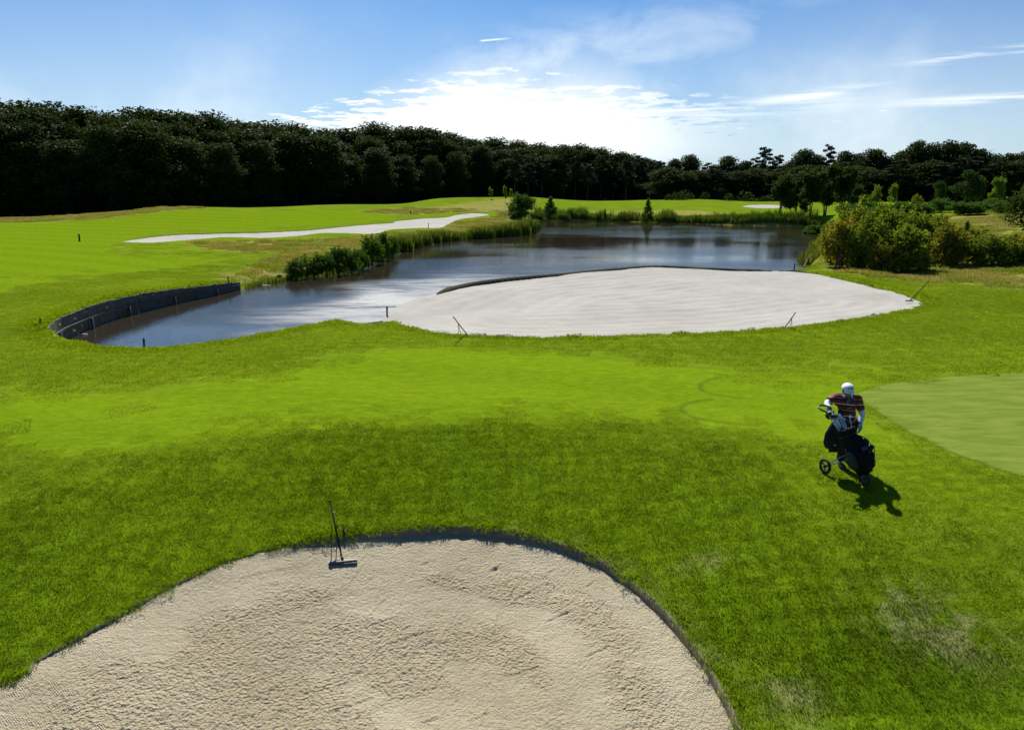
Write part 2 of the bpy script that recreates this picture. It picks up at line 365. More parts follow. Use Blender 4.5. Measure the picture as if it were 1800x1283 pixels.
FAIR_P = [[(480, 655), (560, 632), (650, 618), (740, 610), (820, 608), (940, 615), (1040, 626), (1160, 640), (1290, 650), (1400, 654), (1520, 648), (1600, 655), (1500, 700), (1560, 760), (1650, 815), (1800, 880), (1900, 920), (1750, 910), (1600, 860), (1450, 790), (1350, 765), (1200, 750), (1000, 744), (800, 745), (640, 752), (480, 768), (300, 792), (120, 800), (0, 770), (-80, 700), (60, 690), (240, 690)],
          [(0, 400), (220, 385), (330, 370), (450, 372), (620, 370), (680, 374), (690, 384), (560, 396), (400, 404), (280, 408), (180, 440), (330, 452), (380, 458), (300, 474), (180, 482), (60, 500), (-60, 500)]]
def xy_at(u, D, v=None):
    x = (u-CX)/FPX*(D*cos(PITCH)+4.9*sin(PITCH)); return x, D
def zone(polys, w_):
    out = np.zeros(len(gx))
    for px in polys:
        P = trace(px, 4); nz = fbm(gx/1.7, gy/1.7, 21, 3)*w_*1.2
        out = np.maximum(out, ss(-w_, w_, sdist(gx, gy, P, None, w_*3+1)+nz))
    return out
z_rough = zone(ROUGH_P, 1.6); z_fair = zone(FAIR_P, 0.25)
z_green = ss(-0.06, 0.06, sdist(gx, gy, GREEN, None, 2.0))
def polyline_d(x, y, P):
    best = np.full(x.shape, 1e6)
    mk = (x > P[:, 0].min()-3) & (x < P[:, 0].max()+3) & (y > P[:, 1].min()-3) & (y < P[:, 1].max()+3)
    xx, yy = x[mk], y[mk]; bb = np.full(xx.shape, 1e6)
    for i in range(len(P)-1):
        a = P[i]; d = P[i+1]-a; L = d@d+1e-12; t = np.clip(((xx-a[0])*d[0]+(yy-a[1])*d[1])/L, 0, 1)
        bb = np.minimum(bb, np.hypot(xx-a[0]-t*d[0], yy-a[1]-t*d[1]))
    best[mk] = bb; return best
def curve(px, sub=6):
    P = [march(*p) for p in px]; P = [P[0]]+P+[P[-1]]; out = []
    for i in range(1, len(P)-2):
        for k in range(sub):
            t = k/sub; p0, p1, p2, p3 = P[i-1], P[i], P[i+1], P[i+2]
            out.append(0.5*((2*p1)+(-p0+p2)*t+(2*p0-5*p1+4*p2-p3)*t*t+(-p0+3*p1-3*p2+p3)*t**3))
    out.append(P[-2]); return np.array(out)
tracks = [(curve([(1265, 664), (1236, 672), (1232, 684), (1252, 692), (1300, 700)]), 0.07, 0.9), (curve([(1250, 702), (1212, 708), (1198, 718), (1215, 732), (1262, 741), (1330, 748)]), 0.08, 0.9),
          (curve([(1330, 668), (1370, 690), (1360, 700), (1300, 700)]), 0.06, 0.35),
          (curve([(470, 660), (560, 634), (650, 619), (740, 610), (820, 608), (940, 615), (1040, 626), (1160, 640), (1290, 650), (1400, 654), (1560, 640), (1700, 612), (1800, 588)]), 0.07, 0.55),
          (curve([(1040, 615), (1250, 618), (1480, 605), (1640, 607), (1800, 596)]), 0.10, 0.3)]
z_track = np.zeros(len(gx))
for P, wd, st_ in tracks: z_track = np.maximum(z_track, st_*np.exp(-(polyline_d(gx, gy, P)/wd)**2))
gl = sdist(gx, gy, GREEN, None, 2.0); z_track = np.maximum(z_track, 0.7*np.exp(-((gl+0.03)/0.05)**2))
def blob(u, v, rx, ry):
    p = march(u, v); return np.exp(-((gx-p[0])/rx)**2-((gy-p[1])/ry)**2)
z_bare = np.clip((blob(1610, 1080, 0.55, 0.5)+0.9*blob(1680, 1120, 0.5, 0.4)+0.7*blob(1240, 990, 0.35, 0.2)+0.5*blob(1390, 1225, 0.4, 0.4))*(0.8+2.2*fbm(gx*4.5, gy*4.5, 33, 3)), 0, 1)
# dry rim just outside the foreground bunker, soil on the bunker and pond cuts
lipz = np.clip(ss(-0.45, -0.05, SB[0])*(0.5+1.6*fbm(gx*3, gy*3, 5, 3))*ss(-1, 1.2, gx), 0, 1)
WOODP = np.array([xy_at(u, (float(np.interp(u, [-500, 0, 300, 545, 900, 1160, 1400, 1500, 2100], [108, 111, 121, 140, 180, 200, 178, 168, 135])))) for u in range(-600, 2200, 50)]+[xy_at(2400, 420), xy_at(900, 520), xy_at(-900, 420)])
z_wood = ss(-1.5, 1.5, sdist(gx, gy, WOODP, None, 8.0)+fbm(gx/4, gy/4, 44, 3)*4)
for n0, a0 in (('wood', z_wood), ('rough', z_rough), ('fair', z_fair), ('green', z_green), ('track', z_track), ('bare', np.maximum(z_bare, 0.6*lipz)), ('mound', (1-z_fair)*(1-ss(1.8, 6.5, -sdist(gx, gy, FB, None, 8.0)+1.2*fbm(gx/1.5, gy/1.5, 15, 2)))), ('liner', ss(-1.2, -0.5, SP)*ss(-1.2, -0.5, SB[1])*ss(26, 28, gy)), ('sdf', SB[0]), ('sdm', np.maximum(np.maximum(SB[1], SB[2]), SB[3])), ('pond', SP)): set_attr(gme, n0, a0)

# ------------------------------------------------------------------ materials
def mat(name): 
    m_ = bpy.data.materials.new(name); m_.use_nodes = True; t = NT(m_.node_tree); return m_, t, t.n['Principled BSDF']
def simple(name, col, rough=0.6, metal=0.0, nz=0.15, scale=20, bump=0.0, spec=0.5):
    m_, t, b = mat(name); g = t.n.new('ShaderNodeNewGeometry'); n = t.noise(g.outputs['Position'], scale, 4, 0.6)
    c = t.mix(n, tuple(x*(1-nz) for x in col), tuple(min(1, x*(1+nz)) for x in col)); t.l.new(c, b.inputs['Base Color'])
    t.set(b, 'Roughness', rough); t.set(b, 'Metallic', metal); t.set(b, 'Specular IOR Level', spec)
    if bump:
        bp = t.n.new('ShaderNodeBump'); bp.inputs['Strength'].default_value = bump; bp.inputs['Distance'].default_value = 0.01
        t.l.new(n, bp.inputs['Height']); t.l.new(bp.outputs[0], b.inputs['Normal'])
    return m_
MID_D = (0.075, 0.125, 0.006); MID_L = (0.152, 0.220, 0.012)
GR_D = (0.058, 0.105, 0.0035); GR_L = (0.128, 0.200, 0.0055)  # darker rough round the near bunker, slope shade mixed into the colour
def grass_color(t, pos, dark=GR_D, light=GR_L):
    a = t.noise(t.scalev(pos, (1, 1, 0.2)), 0.22, 3, 0.5); b_ = t.noise(t.scalev(pos, (1.0, 1.6, .2), (0, 0, 0.2)), 2.2, 4, 0.65); c = t.noise(pos, 17.0, 4, 0.8)
    v = t.math('ADD', t.math('MULTIPLY', a, 0.40), t.math('ADD', t.math('MULTIPLY', b_, 0.42), t.math('MULTIPLY', c, 0.38)))
    return t.mix(t.sstep(v, 0.35, 0.85), dark, light), v, b_, c
def ground_mat():
    m_, t, b = mat('turf'); g = t.n.new('ShaderNodeNewGeometry'); pos = g.outputs['Position']
    col, v, nb, nc = grass_color(t, pos)
    lt = grass_color(t, pos, MID_D, MID_L)[0]; col = t.mix(t.attr('mound'), lt, col)  # rough tone plus painted slope shade, fading away from the near bunker
    # mown fairway: smoother and lighter, faint mowing bands
    sepx = t.n.new('ShaderNodeSeparateXYZ'); t.l.new(t.scalev(pos, (1, 1, 1), (0, 0, 0.35)), sepx.inputs[0])
    band = t.math('SINE', t.math('MULTIPLY', sepx.outputs[1], 1.7)); band = t.sstep(band, -0.5, 0.5)
    fs = t.noise(t.scalev(pos, (1, 2.4, 1), (0, 0, 0.1)), 5.5, 4, 0.75); ft = t.noise(t.scalev(pos, (1, 2.0, 1)), 34, 3, 0.8)
    fv = t.math('ADD', t.math('ADD', t.math('MULTIPLY', nb, 0.30), t.math('MULTIPLY', band, 0.03)), t.math('ADD', t.math('MULTIPLY', fs, 0.38), t.math('MULTIPLY', ft, 0.40)))
    fc = t.mix(t.sstep(fv, 0.36, 0.78), (0.074, 0.130, 0.0035), (0.166, 0.248, 0.008))
    col = t.mix(t.attr('fair'), col, fc)
    gn = t.noise(t.scalev(pos, (0.6, 2.2, 1), (0, 0, -0.25)), 1.6, 5, 0.7); gc = t.mix(t.sstep(gn, 0.3, 0.7), (0.100, 0.145, 0.018), (0.158, 0.200, 0.036)); col = t.mix(t.attr('green'), col, gc)
    dn = t.noise(t.scalev(pos, (1, 1.4, 1)), 0.55, 5, 0.65)
    dry = t.mix(t.sstep(nb, 0.35, 0.65), (0.19, 0.18, 0.045), (0.25, 0.21, 0.075)); dry = t.mix(t.sstep(dn, 0.48, 0.66), dry, (0.125, 0.175, 0.012))
    col = t.mix(t.math('MULTIPLY', t.attr('rough'), 0.92), col, dry)
    bare = t.mix(nc, (0.16, 0.13, 0.06), (0.36, 0.30, 0.18)); col = t.mix(t.math('MULTIPLY', t.attr('bare'), 0.45), col, bare)
    col = t.mix(t.math('MULTIPLY', t.attr('track'), 0.62), col, (0.045, 0.085, 0.010))
    litter = t.mix(nc, (0.030, 0.022, 0.012), (0.060, 0.044, 0.022)); col = t.mix(t.attr('wood'), col, litter)
    soil = t.mix(nc, (0.13, 0.108, 0.07), (0.26, 0.22, 0.15))
    col = t.mix(t.attr('liner'), col, (0.060, 0.060, 0.045))  # shade of the back rim painted as a dark strip behind the white bunker
    s1 = t.math('MAXIMUM', t.sstep(t.attr('sdf'), -0.03, -0.005), t.sstep(t.attr('sdm'), 0.03, 0.2)); s1 = t.math('MAXIMUM', s1, t.sstep(t.attr('pond'), 0.25, 0.7))
    col = t.mix(s1, col, soil)
    t.l.new(col, b.inputs['Base Color']); t.set(b, 'Roughness', 1.0); t.set(b, 'Specular IOR Level', 0.0)
    bp = t.n.new('ShaderNodeBump'); bp.inputs['Strength'].default_value = 0.55; bp.inputs['Distance'].default_value = 0.06
    hgt = t.math('ADD', t.noise(t.scalev(pos, (1, 1.3, 1)), 6.5, 5, 0.7), t.math('MULTIPLY', t.noise(pos, 1.3, 3, 0.5), 1.5))
    hm = t.math('MULTIPLY', hgt, t.math('SUBTRACT', 1.0, t.math('MAXIMUM', t.math('MULTIPLY', t.attr('fair'), 0.35), t.math('MULTIPLY', t.attr('green'), 0.95))))
    t.l.new(hm, bp.inputs['Height']); t.l.new(bp.outputs[0], b.inputs['Normal'])
    return m_
M = {}
M['ground'] = ground_mat()
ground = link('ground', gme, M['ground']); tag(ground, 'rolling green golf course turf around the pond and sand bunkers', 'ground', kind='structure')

def sand_mat(name, c0, c1, near=False):
    m_, t, b = mat(name); g = t.n.new('ShaderNodeNewGeometry'); pos = g.outputs['Position']
    a = t.noise(pos, 0.7 if near else 0.25, 4, 0.6); f_ = t.noise(pos, 38 if near else 6, 4, 0.75); mid = t.noise(t.scalev(pos, (1, 2.2, 1), (0, 0, 0.5)), 3.0 if near else 0.9, 4, 0.6)
    v = t.math('ADD', t.math('MULTIPLY', a, 0.5), t.math('ADD', t.math('MULTIPLY', f_, 0.3), t.math('MULTIPLY', mid, 0.3)))
    cc = t.mix(t.sstep(v, 0.38, 0.72), c0, c1); cc = t.mix(t.math('MULTIPLY', t.attr('loose'), 0.5), cc, (0.30, 0.25, 0.16)) if near else cc; t.l.new(cc, b.inputs['Base Color']); t.set(b, 'Roughness', 0.95); t.set(b, 'Specular IOR Level', 0.1)
    bp = t.n.new('ShaderNodeBump'); bp.inputs['Strength'].default_value = 1.0 if near else 0.5; bp.inputs['Distance'].default_value = 0.017 if near else 0.03
    if near:
        T2 = t.math('ADD', t.noise(pos, 24, 3, 0.6), t.math('MULTIPLY', t.noise(pos, 60, 2, 0.6), 0.5))
        vo = t.n.new('ShaderNodeTexVoronoi'); vo.feature = 'SMOOTH_F1'; vo.inputs['Scale'].default_value = 27; t.l.new(pos, vo.inputs['Vector']); T2 = t.math('ADD', T2, t.math('MULTIPLY', t.math('MULTIPLY', vo.outputs['Distance'], t.attr('loose')), 1.1))
        # brushed lines in the loose sand
        wv = t.n.new('ShaderNodeTexWave'); wv.wave_type = 'BANDS'; wv.bands_direction = 'X'; wv.inputs['Scale'].default_value = 14; wv.inputs['Distortion'].default_value = 5; wv.inputs['Detail'].default_value = 3; wv.inputs['Detail Scale'].default_value = 1.2
        t.l.new(t.scalev(pos, (1, 1, 1), (0, 0, -0.9)), wv.inputs['Vector'])
        h = t.math('ADD', t.math('MULTIPLY', T2, 2.6), t.math('MULTIPLY', t.math('MULTIPLY', wv.outputs[1], t.sstep(mid, 0.45, 0.6)), 0.5))
    else: h = t.math('ADD', f_, mid)
    t.l.new(h, bp.inputs['Height']); t.l.new(bp.outputs[0], b.inputs['Normal']); return m_
M['sand_near'] = sand_mat('coarse_sand', (0.325, 0.282, 0.185), (0.455, 0.405, 0.290), True)
M['sand_far'] = sand_mat('white_sand', (0.285, 0.274, 0.245), (0.355, 0.345, 0.315))

rng = np.random.default_rng(5)
def sand_patch(name, P, step, lip, bowl, bw, material, rough_fn=None, label=None):
    x0, y0 = P.min(0)-0.3; x1, y1 = P.max(0)+0.3
    xs = np.arange(x0, x1, step); ys = np.arange(y0, y1, step); gx_, gy_ = np.meshgrid(xs, ys); fx, fy = gx_.ravel(), gy_.ravel()
    sd = sdist(fx, fy, P, None, 1.0); keep = sd > -0.25-step
    z = np.full(fx.shape, 0.0); z[keep] = base(fx[keep], fy[keep])
    l_ = lip(fx, fy) if callable(lip) else lip
    z = z-l_-bowl*ss(0, bw, sd)
    if rough_fn is not None: z[keep] += rough_fn(fx[keep], fy[keep], sd[keep])
    nx, ny = len(xs), len(ys); id_ = np.arange(nx*ny).reshape(ny, nx)
    q = np.stack([id_[:-1, :-1], id_[:-1, 1:], id_[1:, 1:], id_[1:, :-1]], -1).reshape(-1, 4); q = q[keep[q].all(1)]
    used = np.unique(q); rm = np.zeros(nx*ny, np.int64); rm[used] = np.arange(len(used))
    me = np_mesh(name, np.stack([fx, fy, z], -1)[used], rm[q], True)
    set_attr(me, 'loose', fb_amt(fx[used], fy[used], sd[used]) if rough_fn is fb_rough else np.zeros(len(used)))
    o = link(name, me, material); tag(o, label, 'sand bunker', kind='structure'); return o
def fb_amt(x, y, sd):
    q = sd+0.5*fbm(x/1.1, y/1.1, 55, 3); a = ss(0.35, 1.0, q)*(1-0.8*ss(1.2, 1.4, q)*ss(2.0, 1.7, q)*ss(-4, -2, x)); return np.clip(a*(1-0.75*ss(0.02, 0.22, fbm(x/1.0+y*.3, y/0.7, 57, 3)-0.10*ss(1, -3, x))), 0, 1)
def fb_rough(x, y, sd):
    rough_amt = fb_amt(x, y, sd)
    h = 0.013*fbm(x*12+0.3*y, y*14, 61, 3)*(0.22+0.78*rough_amt)+0.016*fbm(x*28, y*32, 67, 2)*(0.15+0.85*rough_amt)+0.05*fbm(x/1.3, y/1.3, 71, 3)
    h += 0.03*ss(0.5, 0.05, sd)*(0.5+fbm(x*2.5, y*2.5, 76, 2))
    # footprints and short rake strokes
    for k in range(150):
        cx_, cy_ = rng.uniform(-6.5, 2.6), rng.uniform(5.6, 11.0); a = rng.uniform(0, pi); L = rng.uniform(0.05, 0.11); W = 0.045; dp = rng.uniform(0.006, 0.016)
        m_ = (abs(x-cx_) < 0.35) & (abs(y-cy_) < 0.35); dx, dy = x[m_]-cx_, y[m_]-cy_; p = dx*cos(a)+dy*sin(a); q = -dx*sin(a)+dy*cos(a)
        g_ = (p/L)**2+(q/W)**2; h[m_] += dp*(0.6*g_-1.0)*np.exp(-g_)
    for k in range(75):
        cx_, cy_ = rng.uniform(-3.5, 2.4), rng.uniform(6.0, 10.8); a = rng.uniform(0.2, 1.5)+(1.2 if rng.random() < .25 else 0); L = rng.uniform(0.08, 0.38)*(0.5+0.5*rng.random()); dp = rng.uniform(0.006, 0.016)
        m_ = (abs(x-cx_) < 0.8) & (abs(y-cy_) < 0.8); dx, dy = x[m_]-cx_, y[m_]-cy_; p = dx*cos(a)+dy*sin(a)+0.0; q = -dx*sin(a)+dy*cos(a)+0.15*p*p
        e_ = ss(L+0.08, L-0.04, -(-abs(p))) if False else np.clip((L-abs(p))/0.06, 0, 1); h[m_] += dp*e_*(np.exp(-((q-0.03)/0.022)**2)-np.exp(-(q/0.022)**2))
    # scattered small lumps and prints near the right edge
    for k in range(420):
        if k < 220: cx_, cy_ = rng.uniform(-0.5, 2.4), rng.uniform(5.8, 10.5); dp = rng.uniform(-0.012, 0.014)
        else: cx_, cy_ = rng.uniform(-6.5, 2.0), rng.uniform(5.6, 11.2); dp = rng.uniform(-0.008, 0.010)
        r0 = rng.uniform(0.012, 0.03); m_ = (abs(x-cx_) < 0.1) & (abs(y-cy_) < 0.1); h[m_] += dp*np.exp(-((x[m_]-cx_)**2+(y[m_]-cy_)**2)/r0**2)
    # two tyre tracks: rows of cleats
    for px in ([(870, 985), (950, 1000), (1010, 1025), (1080, 1060)], [(420, 1018), (480, 1003), (540, 990)]):
        C_ = curve(px, 5); s_len = 0.0
        for i in range(len(C_)-1):
            a, d = C_[i], C_[i+1]-C_[i]; L = np.hypot(*d); n = d/L; m_ = (abs(x-a[0]) < 0.7) & (abs(y-a[1]) < 0.7)
            dx, dy = x[m_]-a[0], y[m_]-a[1]; p = dx*n[0]+dy*n[1]; q = -dx*n[1]+dy*n[0]
            h[m_] += np.where((p >= 0) & (p < L) & (abs(q) < 0.09), -0.009-0.009*np.sin((p+s_len)*2*pi/0.055+np.abs(q)*25), 0); s_len += L
    return h
def fb_lip(x, y): return 0.05+0.10*ss(-4.5, -1.5, x)
sand_patch('foreground_bunker', FB, 0.020, fb_lip, 0.10, 3.0, M['sand_near'], fb_rough, 'large beige sand bunker with rake marks in the foreground')
sand_patch('middle_bunker', MBK, 0.11, lambda x, y: 0.10+0.05*ss(28, 33, y)*ss(-4.5, -3.0, x)*ss(3.5, -1.5, x), 0.10, 4.0, M['sand_far'], lambda x, y, s: 0.045*fbm(x/1.0, y/1.3, 81, 4)+0.12*fbm(x/4.0, y/3.5, 82, 2)+0.012*np.sin(s*2*pi/0.9), 'large smooth white sand bunker beside the pond')
sand_patch('long_bunker', LBK, 0.3, 0.10, 0.02, 3.0, M['sand_far'], None, 'long narrow white bunker below the raised green on the left')
sand_patch('small_bunker', RBK, 0.3, 0.08, 0.02, 3.0, M['sand_far'], None, 'small pale bunker across the pond on the right')

# ------------------------------------------------------------------ water
def water():
    # outline pushed outward a little so the sheet ends inside the banks
    P = POND; n = len(P); area = 0.5*np.sum(P[:, 0]*np.roll(P[:, 1], -1)-np.roll(P[:, 0], -1)*P[:, 1]); sg = 1 if area > 0 else -1
    tg = np.roll(P, -1, 0)-np.roll(P, 1, 0); tg /= np.linalg.norm(tg, axis=1)[:, None]+1e-9; nrm = np.stack([tg[:, 1], -tg[:, 0]], -1)*sg
    x0, y0 = P.min(0)-1; x1, y1 = P.max(0)+1; st = 1.0
    xs = np.arange(x0, x1, st); ys = np.arange(y0, y1, st); gx_, gy_ = np.meshgrid(xs, ys); fx, fy = gx_.ravel(), gy_.ravel(); sd = sdist(fx, fy, P, None, 3.0)
    keep = sd > -1.45; id_ = np.arange(len(fx)).reshape(len(ys), len(xs)); q = np.stack([id_[:-1, :-1], id_[:-1, 1:], id_[1:, 1:], id_[1:, :-1]], -1).reshape(-1, 4)
    q = q[keep[q].all(1)]; used = np.unique(q); rm = np.zeros(len(fx), np.int64); rm[used] = np.arange(len(used))
    me = np_mesh('water', np.stack([fx, fy, np.full(len(fx), WL)], -1)[used], rm[q], True)
    BK = np.array([un(u, v, WL)[:2] for u, v in far_px[:14]]); BK = np.vstack([WALLP, BK]); wx, wy = fx[used], fy[used]; dd = np.full(len(wx), 1e6)
    for i in range(len(BK)-1):
        a = BK[i]; d = BK[i+1]-a; tt = np.clip(((wx-a[0])*d[0]+(wy-a[1])*d[1])/(d@d+1e-9), 0, 1); dd = np.minimum(dd, np.hypot(wx-a[0]-tt*d[0], wy-a[1]-tt*d[1]))
    set_attr(me, 'open', ss(2.0, 9.0, dd+3.0*fbm(wx/5, wy/5, 40, 3))*(1-ss(46, 64, wy+6*fbm(wx/9, wy/9, 42, 2))))
    m_, t, b = mat('pond_water'); g = t.n.new('ShaderNodeNewGeometry'); pos = g.outputs['Position']
    t.set(b, 'Base Color', (0.026, 0.021, 0.014, 1)); t.set(b, 'Roughness', 0.04); t.set(b, 'IOR', 2.0)
    rp = t.noise(t.scalev(pos, (0.35, 1.3, 1), (0, 0, 0.15)), 0.5, 4, 0.65); ruf = t.math('MULTIPLY', t.attr('open'), t.sstep(rp, 0.18, 0.62)); t.set(b, 'Roughness', t.math('ADD', 0.04, t.math('MULTIPLY', ruf, 0.30)))
    r1 = t.noise(t.scalev(pos, (1.0, 2.3, 1), (0, 0, 0.12)), 3.0, 3, 0.6); r2 = t.noise(t.scalev(pos, (0.7, 1.0, 1)), 0.55, 3, 0.5)
    patch = t.sstep(t.noise(t.scalev(pos, (0.5, 1.0, 1), (0, 0, 0.1)), 0.07, 3, 0.55), 0.38, 0.62)
    h = t.math('ADD', t.math('MULTIPLY', r1, t.math('ADD', 0.25, t.math('MULTIPLY', patch, 1.0))), t.math('MULTIPLY', r2, 0.35))
    bp = t.n.new('ShaderNodeBump'); bp.inputs['Strength'].default_value = 0.25; bp.inputs['Distance'].default_value = 0.10
    t.l.new(t.math('MULTIPLY', h, t.math('ADD', 0.40, t.math('MULTIPLY', t.attr('open'), 0.75))), bp.inputs['Height']); t.l.new(bp.outputs[0], b.inputs['Normal'])
    o = link('water', me, m_); tag(o, 'dark rippled pond water reflecting the sky and the wood', 'water', kind='structure')
water()

# ------------------------------------------------------------------ living grass (uncountable: instanced tufts)
def blade_mat(name, dark, light, trans=0.45, spec=0.3):
    m_, t, b = mat(name); g = t.n.new('ShaderNodeNewGeometry'); pos = g.outputs['Position']
    col, v, nb, nc = grass_color(t, pos, dark, light)
    ri = t.math('ADD', 0.72, t.math('MULTIPLY', g.outputs['Random Per Island'], 0.56)); hs = t.n.new('ShaderNodeHueSaturation'); t.l.new(col, hs.inputs['Color']); t.l.new(ri, hs.inputs['Value'])
    c = hs.outputs[0]; t.l.new(c, b.inputs['Base Color']); t.set(b, 'Roughness', 0.5); t.set(b, 'Specular IOR Level', spec)
    tr = t.n.new('ShaderNodeBsdfTranslucent'); tc_ = t.mix(1.0, c, (1.25, 1.15, 0.6), 'MULTIPLY'); t.l.new(tc_, tr.inputs[0])
    mx = t.n.new('ShaderNodeMixShader'); mx.inputs[0].default_value = trans; t.l.new(b.outputs[0], mx.inputs[1]); t.l.new(tr.outputs[0], mx.inputs[2])
    t.l.new(mx.outputs[0], t.n['Material Output'].inputs[0]); return m_
def tuft(name, size, n, h, w_, m_, lean=0.5, seed=1):
    g = np.random.default_rng(seed); x = g.uniform(-size/2, size/2, n); y = g.uniform(-size/2, size/2, n); a = g.uniform(0, 2*pi, n); hh = h*g.uniform(0.55, 1.15, n)*(0.85+0.5*fbm(x*6/size, y*6/size, seed, 2)); ww = w_*g.uniform(0.7, 1.3, n)
    la = g.uniform(0, 2*pi, n); ll = hh*lean*g.uniform(0.2, 1.2, n)
    dx, dy = np.cos(a)*ww/2, np.sin(a)*ww/2; z0 = np.full(n, -0.012)
    V = np.stack([np.stack([x-dx, y-dy, z0], -1), np.stack([x+dx, y+dy, z0], -1),
                  np.stack([x+dx*.8+np.cos(la)*ll*.35, y+dy*.8+np.sin(la)*ll*.35, hh*.6], -1), np.stack([x-dx*.8+np.cos(la)*ll*.35, y-dy*.8+np.sin(la)*ll*.35, hh*.6], -1),
                  np.stack([x+np.cos(la)*ll, y+np.sin(la)*ll, hh], -1)], 1).reshape(-1, 3)
    k = np.arange(n)*5; q = np.stack([k, k+1, k+2, k+3], -1); tr = np.stack([k+3, k+2, k+4], -1)
    me = bpy.data.meshes.new(name); me.from_pydata(V.tolist(), [], q.tolist()+tr.tolist()); me.materials.append(m_); me.update()
    return bpy.data.objects.new(name, me)       # data only: feeds the instancer
def gn_instancer(protos):
    ng = bpy.data.node_groups.new('grass_tufts', 'GeometryNodeTree')
    ng.interface.new_socket('Geometry', in_out='INPUT', socket_type='NodeSocketGeometry'); ng.interface.new_socket('Geometry', in_out='OUTPUT', socket_type='NodeSocketGeometry')
    N, L = ng.nodes, ng.links; gi = N.new('NodeGroupInput'); go = N.new('NodeGroupOutput'); iop = N.new('GeometryNodeInstanceOnPoints')
    gti = N.new('GeometryNodeGeometryToInstance')
    for p in reversed(protos):
        oi = N.new('GeometryNodeObjectInfo'); oi.inputs['Object'].default_value = p; oi.inputs['As Instance'].default_value = True; L.new(oi.outputs['Geometry'], gti.inputs[0])
    mp = N.new('GeometryNodeMeshToPoints'); L.new(gi.outputs[0], mp.inputs[0]); L.new(mp.outputs[0], iop.inputs['Points']); L.new(gti.outputs[0], iop.inputs['Instance'])
    iop.inputs['Pick Instance'].default_value = True
    def at(nm, ty):
        a = N.new('GeometryNodeInputNamedAttribute'); a.data_type = ty; a.inputs[0].default_value = nm; return a.outputs[0]
    L.new(at('pick', 'INT'), iop.inputs['Instance Index']); L.new(at('scl', 'FLOAT_VECTOR'), iop.inputs['Scale'])
    e2r = N.new('FunctionNodeEulerToRotation'); L.new(at('rot', 'FLOAT_VECTOR'), e2r.inputs[0]); L.new(e2r.outputs[0], iop.inputs['Rotation']); L.new(iop.outputs[0], go.inputs[0])
    return ng
def zone_at(x, y, polys):
    out = np.zeros(len(x), bool)
    for P in polys: out |= sdist(x, y, P, None, 1.0) > 0
    return out
FAIRW = [trace(p, 4) for p in FAIR_P]; ROUGHW = [trace(p, 4) for p in ROUGH_P]
def scatter(name, label, protos, spacing, r0, r1, hfun, az=43, edge=0.0, jitter=0.5, seed=3, keepfun=None):
    g = np.random.default_rng(seed); xs = np.arange(-r1, r1, spacing); ys = np.arange(2, r1, spacing); x, y = [a.ravel() for a in np.meshgrid(xs, ys)]
    x = x+g.uniform(-jitter, jitter, len(x))*spacing; y = y+g.uniform(-jitter, jitter, len(y))*spacing
    r = np.hypot(x, y); m_ = (r > r0) & (r < r1) & (np.abs(np.degrees(np.arctan2(x, y+1.0))) < az); x, y = x[m_], y[m_]
    z, b, sp, sb = terrain(x, y, True)
    ok = (sp < -0.05-edge)
    for q in sb: ok &= q < -edge
    h = hfun(x, y); ok &= h > 0.01
    if keepfun is not None: ok &= keepfun(x, y, sb, sp)
    x, y, z, h = x[ok], y[ok], z[ok], h[ok]
    e = 0.12; zx = (terrain(x+e, y)-terrain(x-e, y))/(2*e); zy = (terrain(x, y+e)-terrain(x, y-e))/(2*e); zx = np.clip(zx, -0.6, 0.6); zy = np.clip(zy, -0.6, 0.6)
    rot = np.zeros((len(x), 3)); spin = g.uniform(0, 2*pi, len(x))
    for i in range(len(x)):
        nrm = Vector((-zx[i], -zy[i], 1)).normalized(); q = nrm.to_track_quat('Z', 'Y').to_matrix() @ Matrix.Rotation(spin[i], 3, 'Z'); rot[i] = q.to_euler()
    me = bpy.data.meshes.new(name); me.vertices.add(len(x)); me.vertices.foreach_set('co', np.stack([x, y, z], -1).astype(np.float32).ravel())
    a = me.attributes.new('rot', 'FLOAT_VECTOR', 'POINT'); a.data.foreach_set('vector', rot.astype(np.float32).ravel())
    s3 = np.stack([np.ones(len(x)), np.ones(len(x)), h], -1); a = me.attributes.new('scl', 'FLOAT_VECTOR', 'POINT'); a.data.foreach_set('vector', s3.astype(np.float32).ravel())
    a = me.attributes.new('pick', 'INT', 'POINT'); a.data.foreach_set('value', g.integers(0, len(protos), len(x)).astype(np.int32)); me.update()
    o = link(name, me); md = o.modifiers.new('tufts', 'NODES'); md.node_group = gn_instancer(protos); tag(o, label, 'grass', kind='stuff'); print(name, len(x)); return o
M['blade'] = blade_mat('grass_blade', (0.062, 0.114, 0.004), (0.152, 0.236, 0.007), 0.48, 0.12)  # rough blades, coloured darker to carry the shade of the slope
M['blade_mid'] = blade_mat('mown_blade', (0.122, 0.196, 0.005), (0.222, 0.315, 0.010), 0.55, 0.10)
M['drygrass'] = blade_mat('dry_blade', (0.20, 0.19, 0.04), (0.34, 0.29, 0.10), 0.45, 0.1)
M['sedge'] = blade_mat('sedge_blade', (0.11, 0.17, 0.012), (0.22, 0.27, 0.03), 0.45, 0.1)
near_p = [tuft('tuft_a%d' % i, 0.5, 520, 0.045, 0.0075, M['blade'], 0.7, 10+i) for i in range(4)]
mid_p = [tuft('tuft_b%d' % i, 1.0, 700, 0.030, 0.020, M['blade_mid'], 0.9, 20+i) for i in range(4)]
near2_p = [tuft('tuft_g%d' % i, 0.5, 620, 0.034, 0.0070, M['blade_mid'], 0.8, 60+i) for i in range(4)]
edge_p = [tuft('tuft_c%d' % i, 0.2, 60, 0.075, 0.0065, M['blade_mid'], 1.0, 30+i) for i in range(4)]
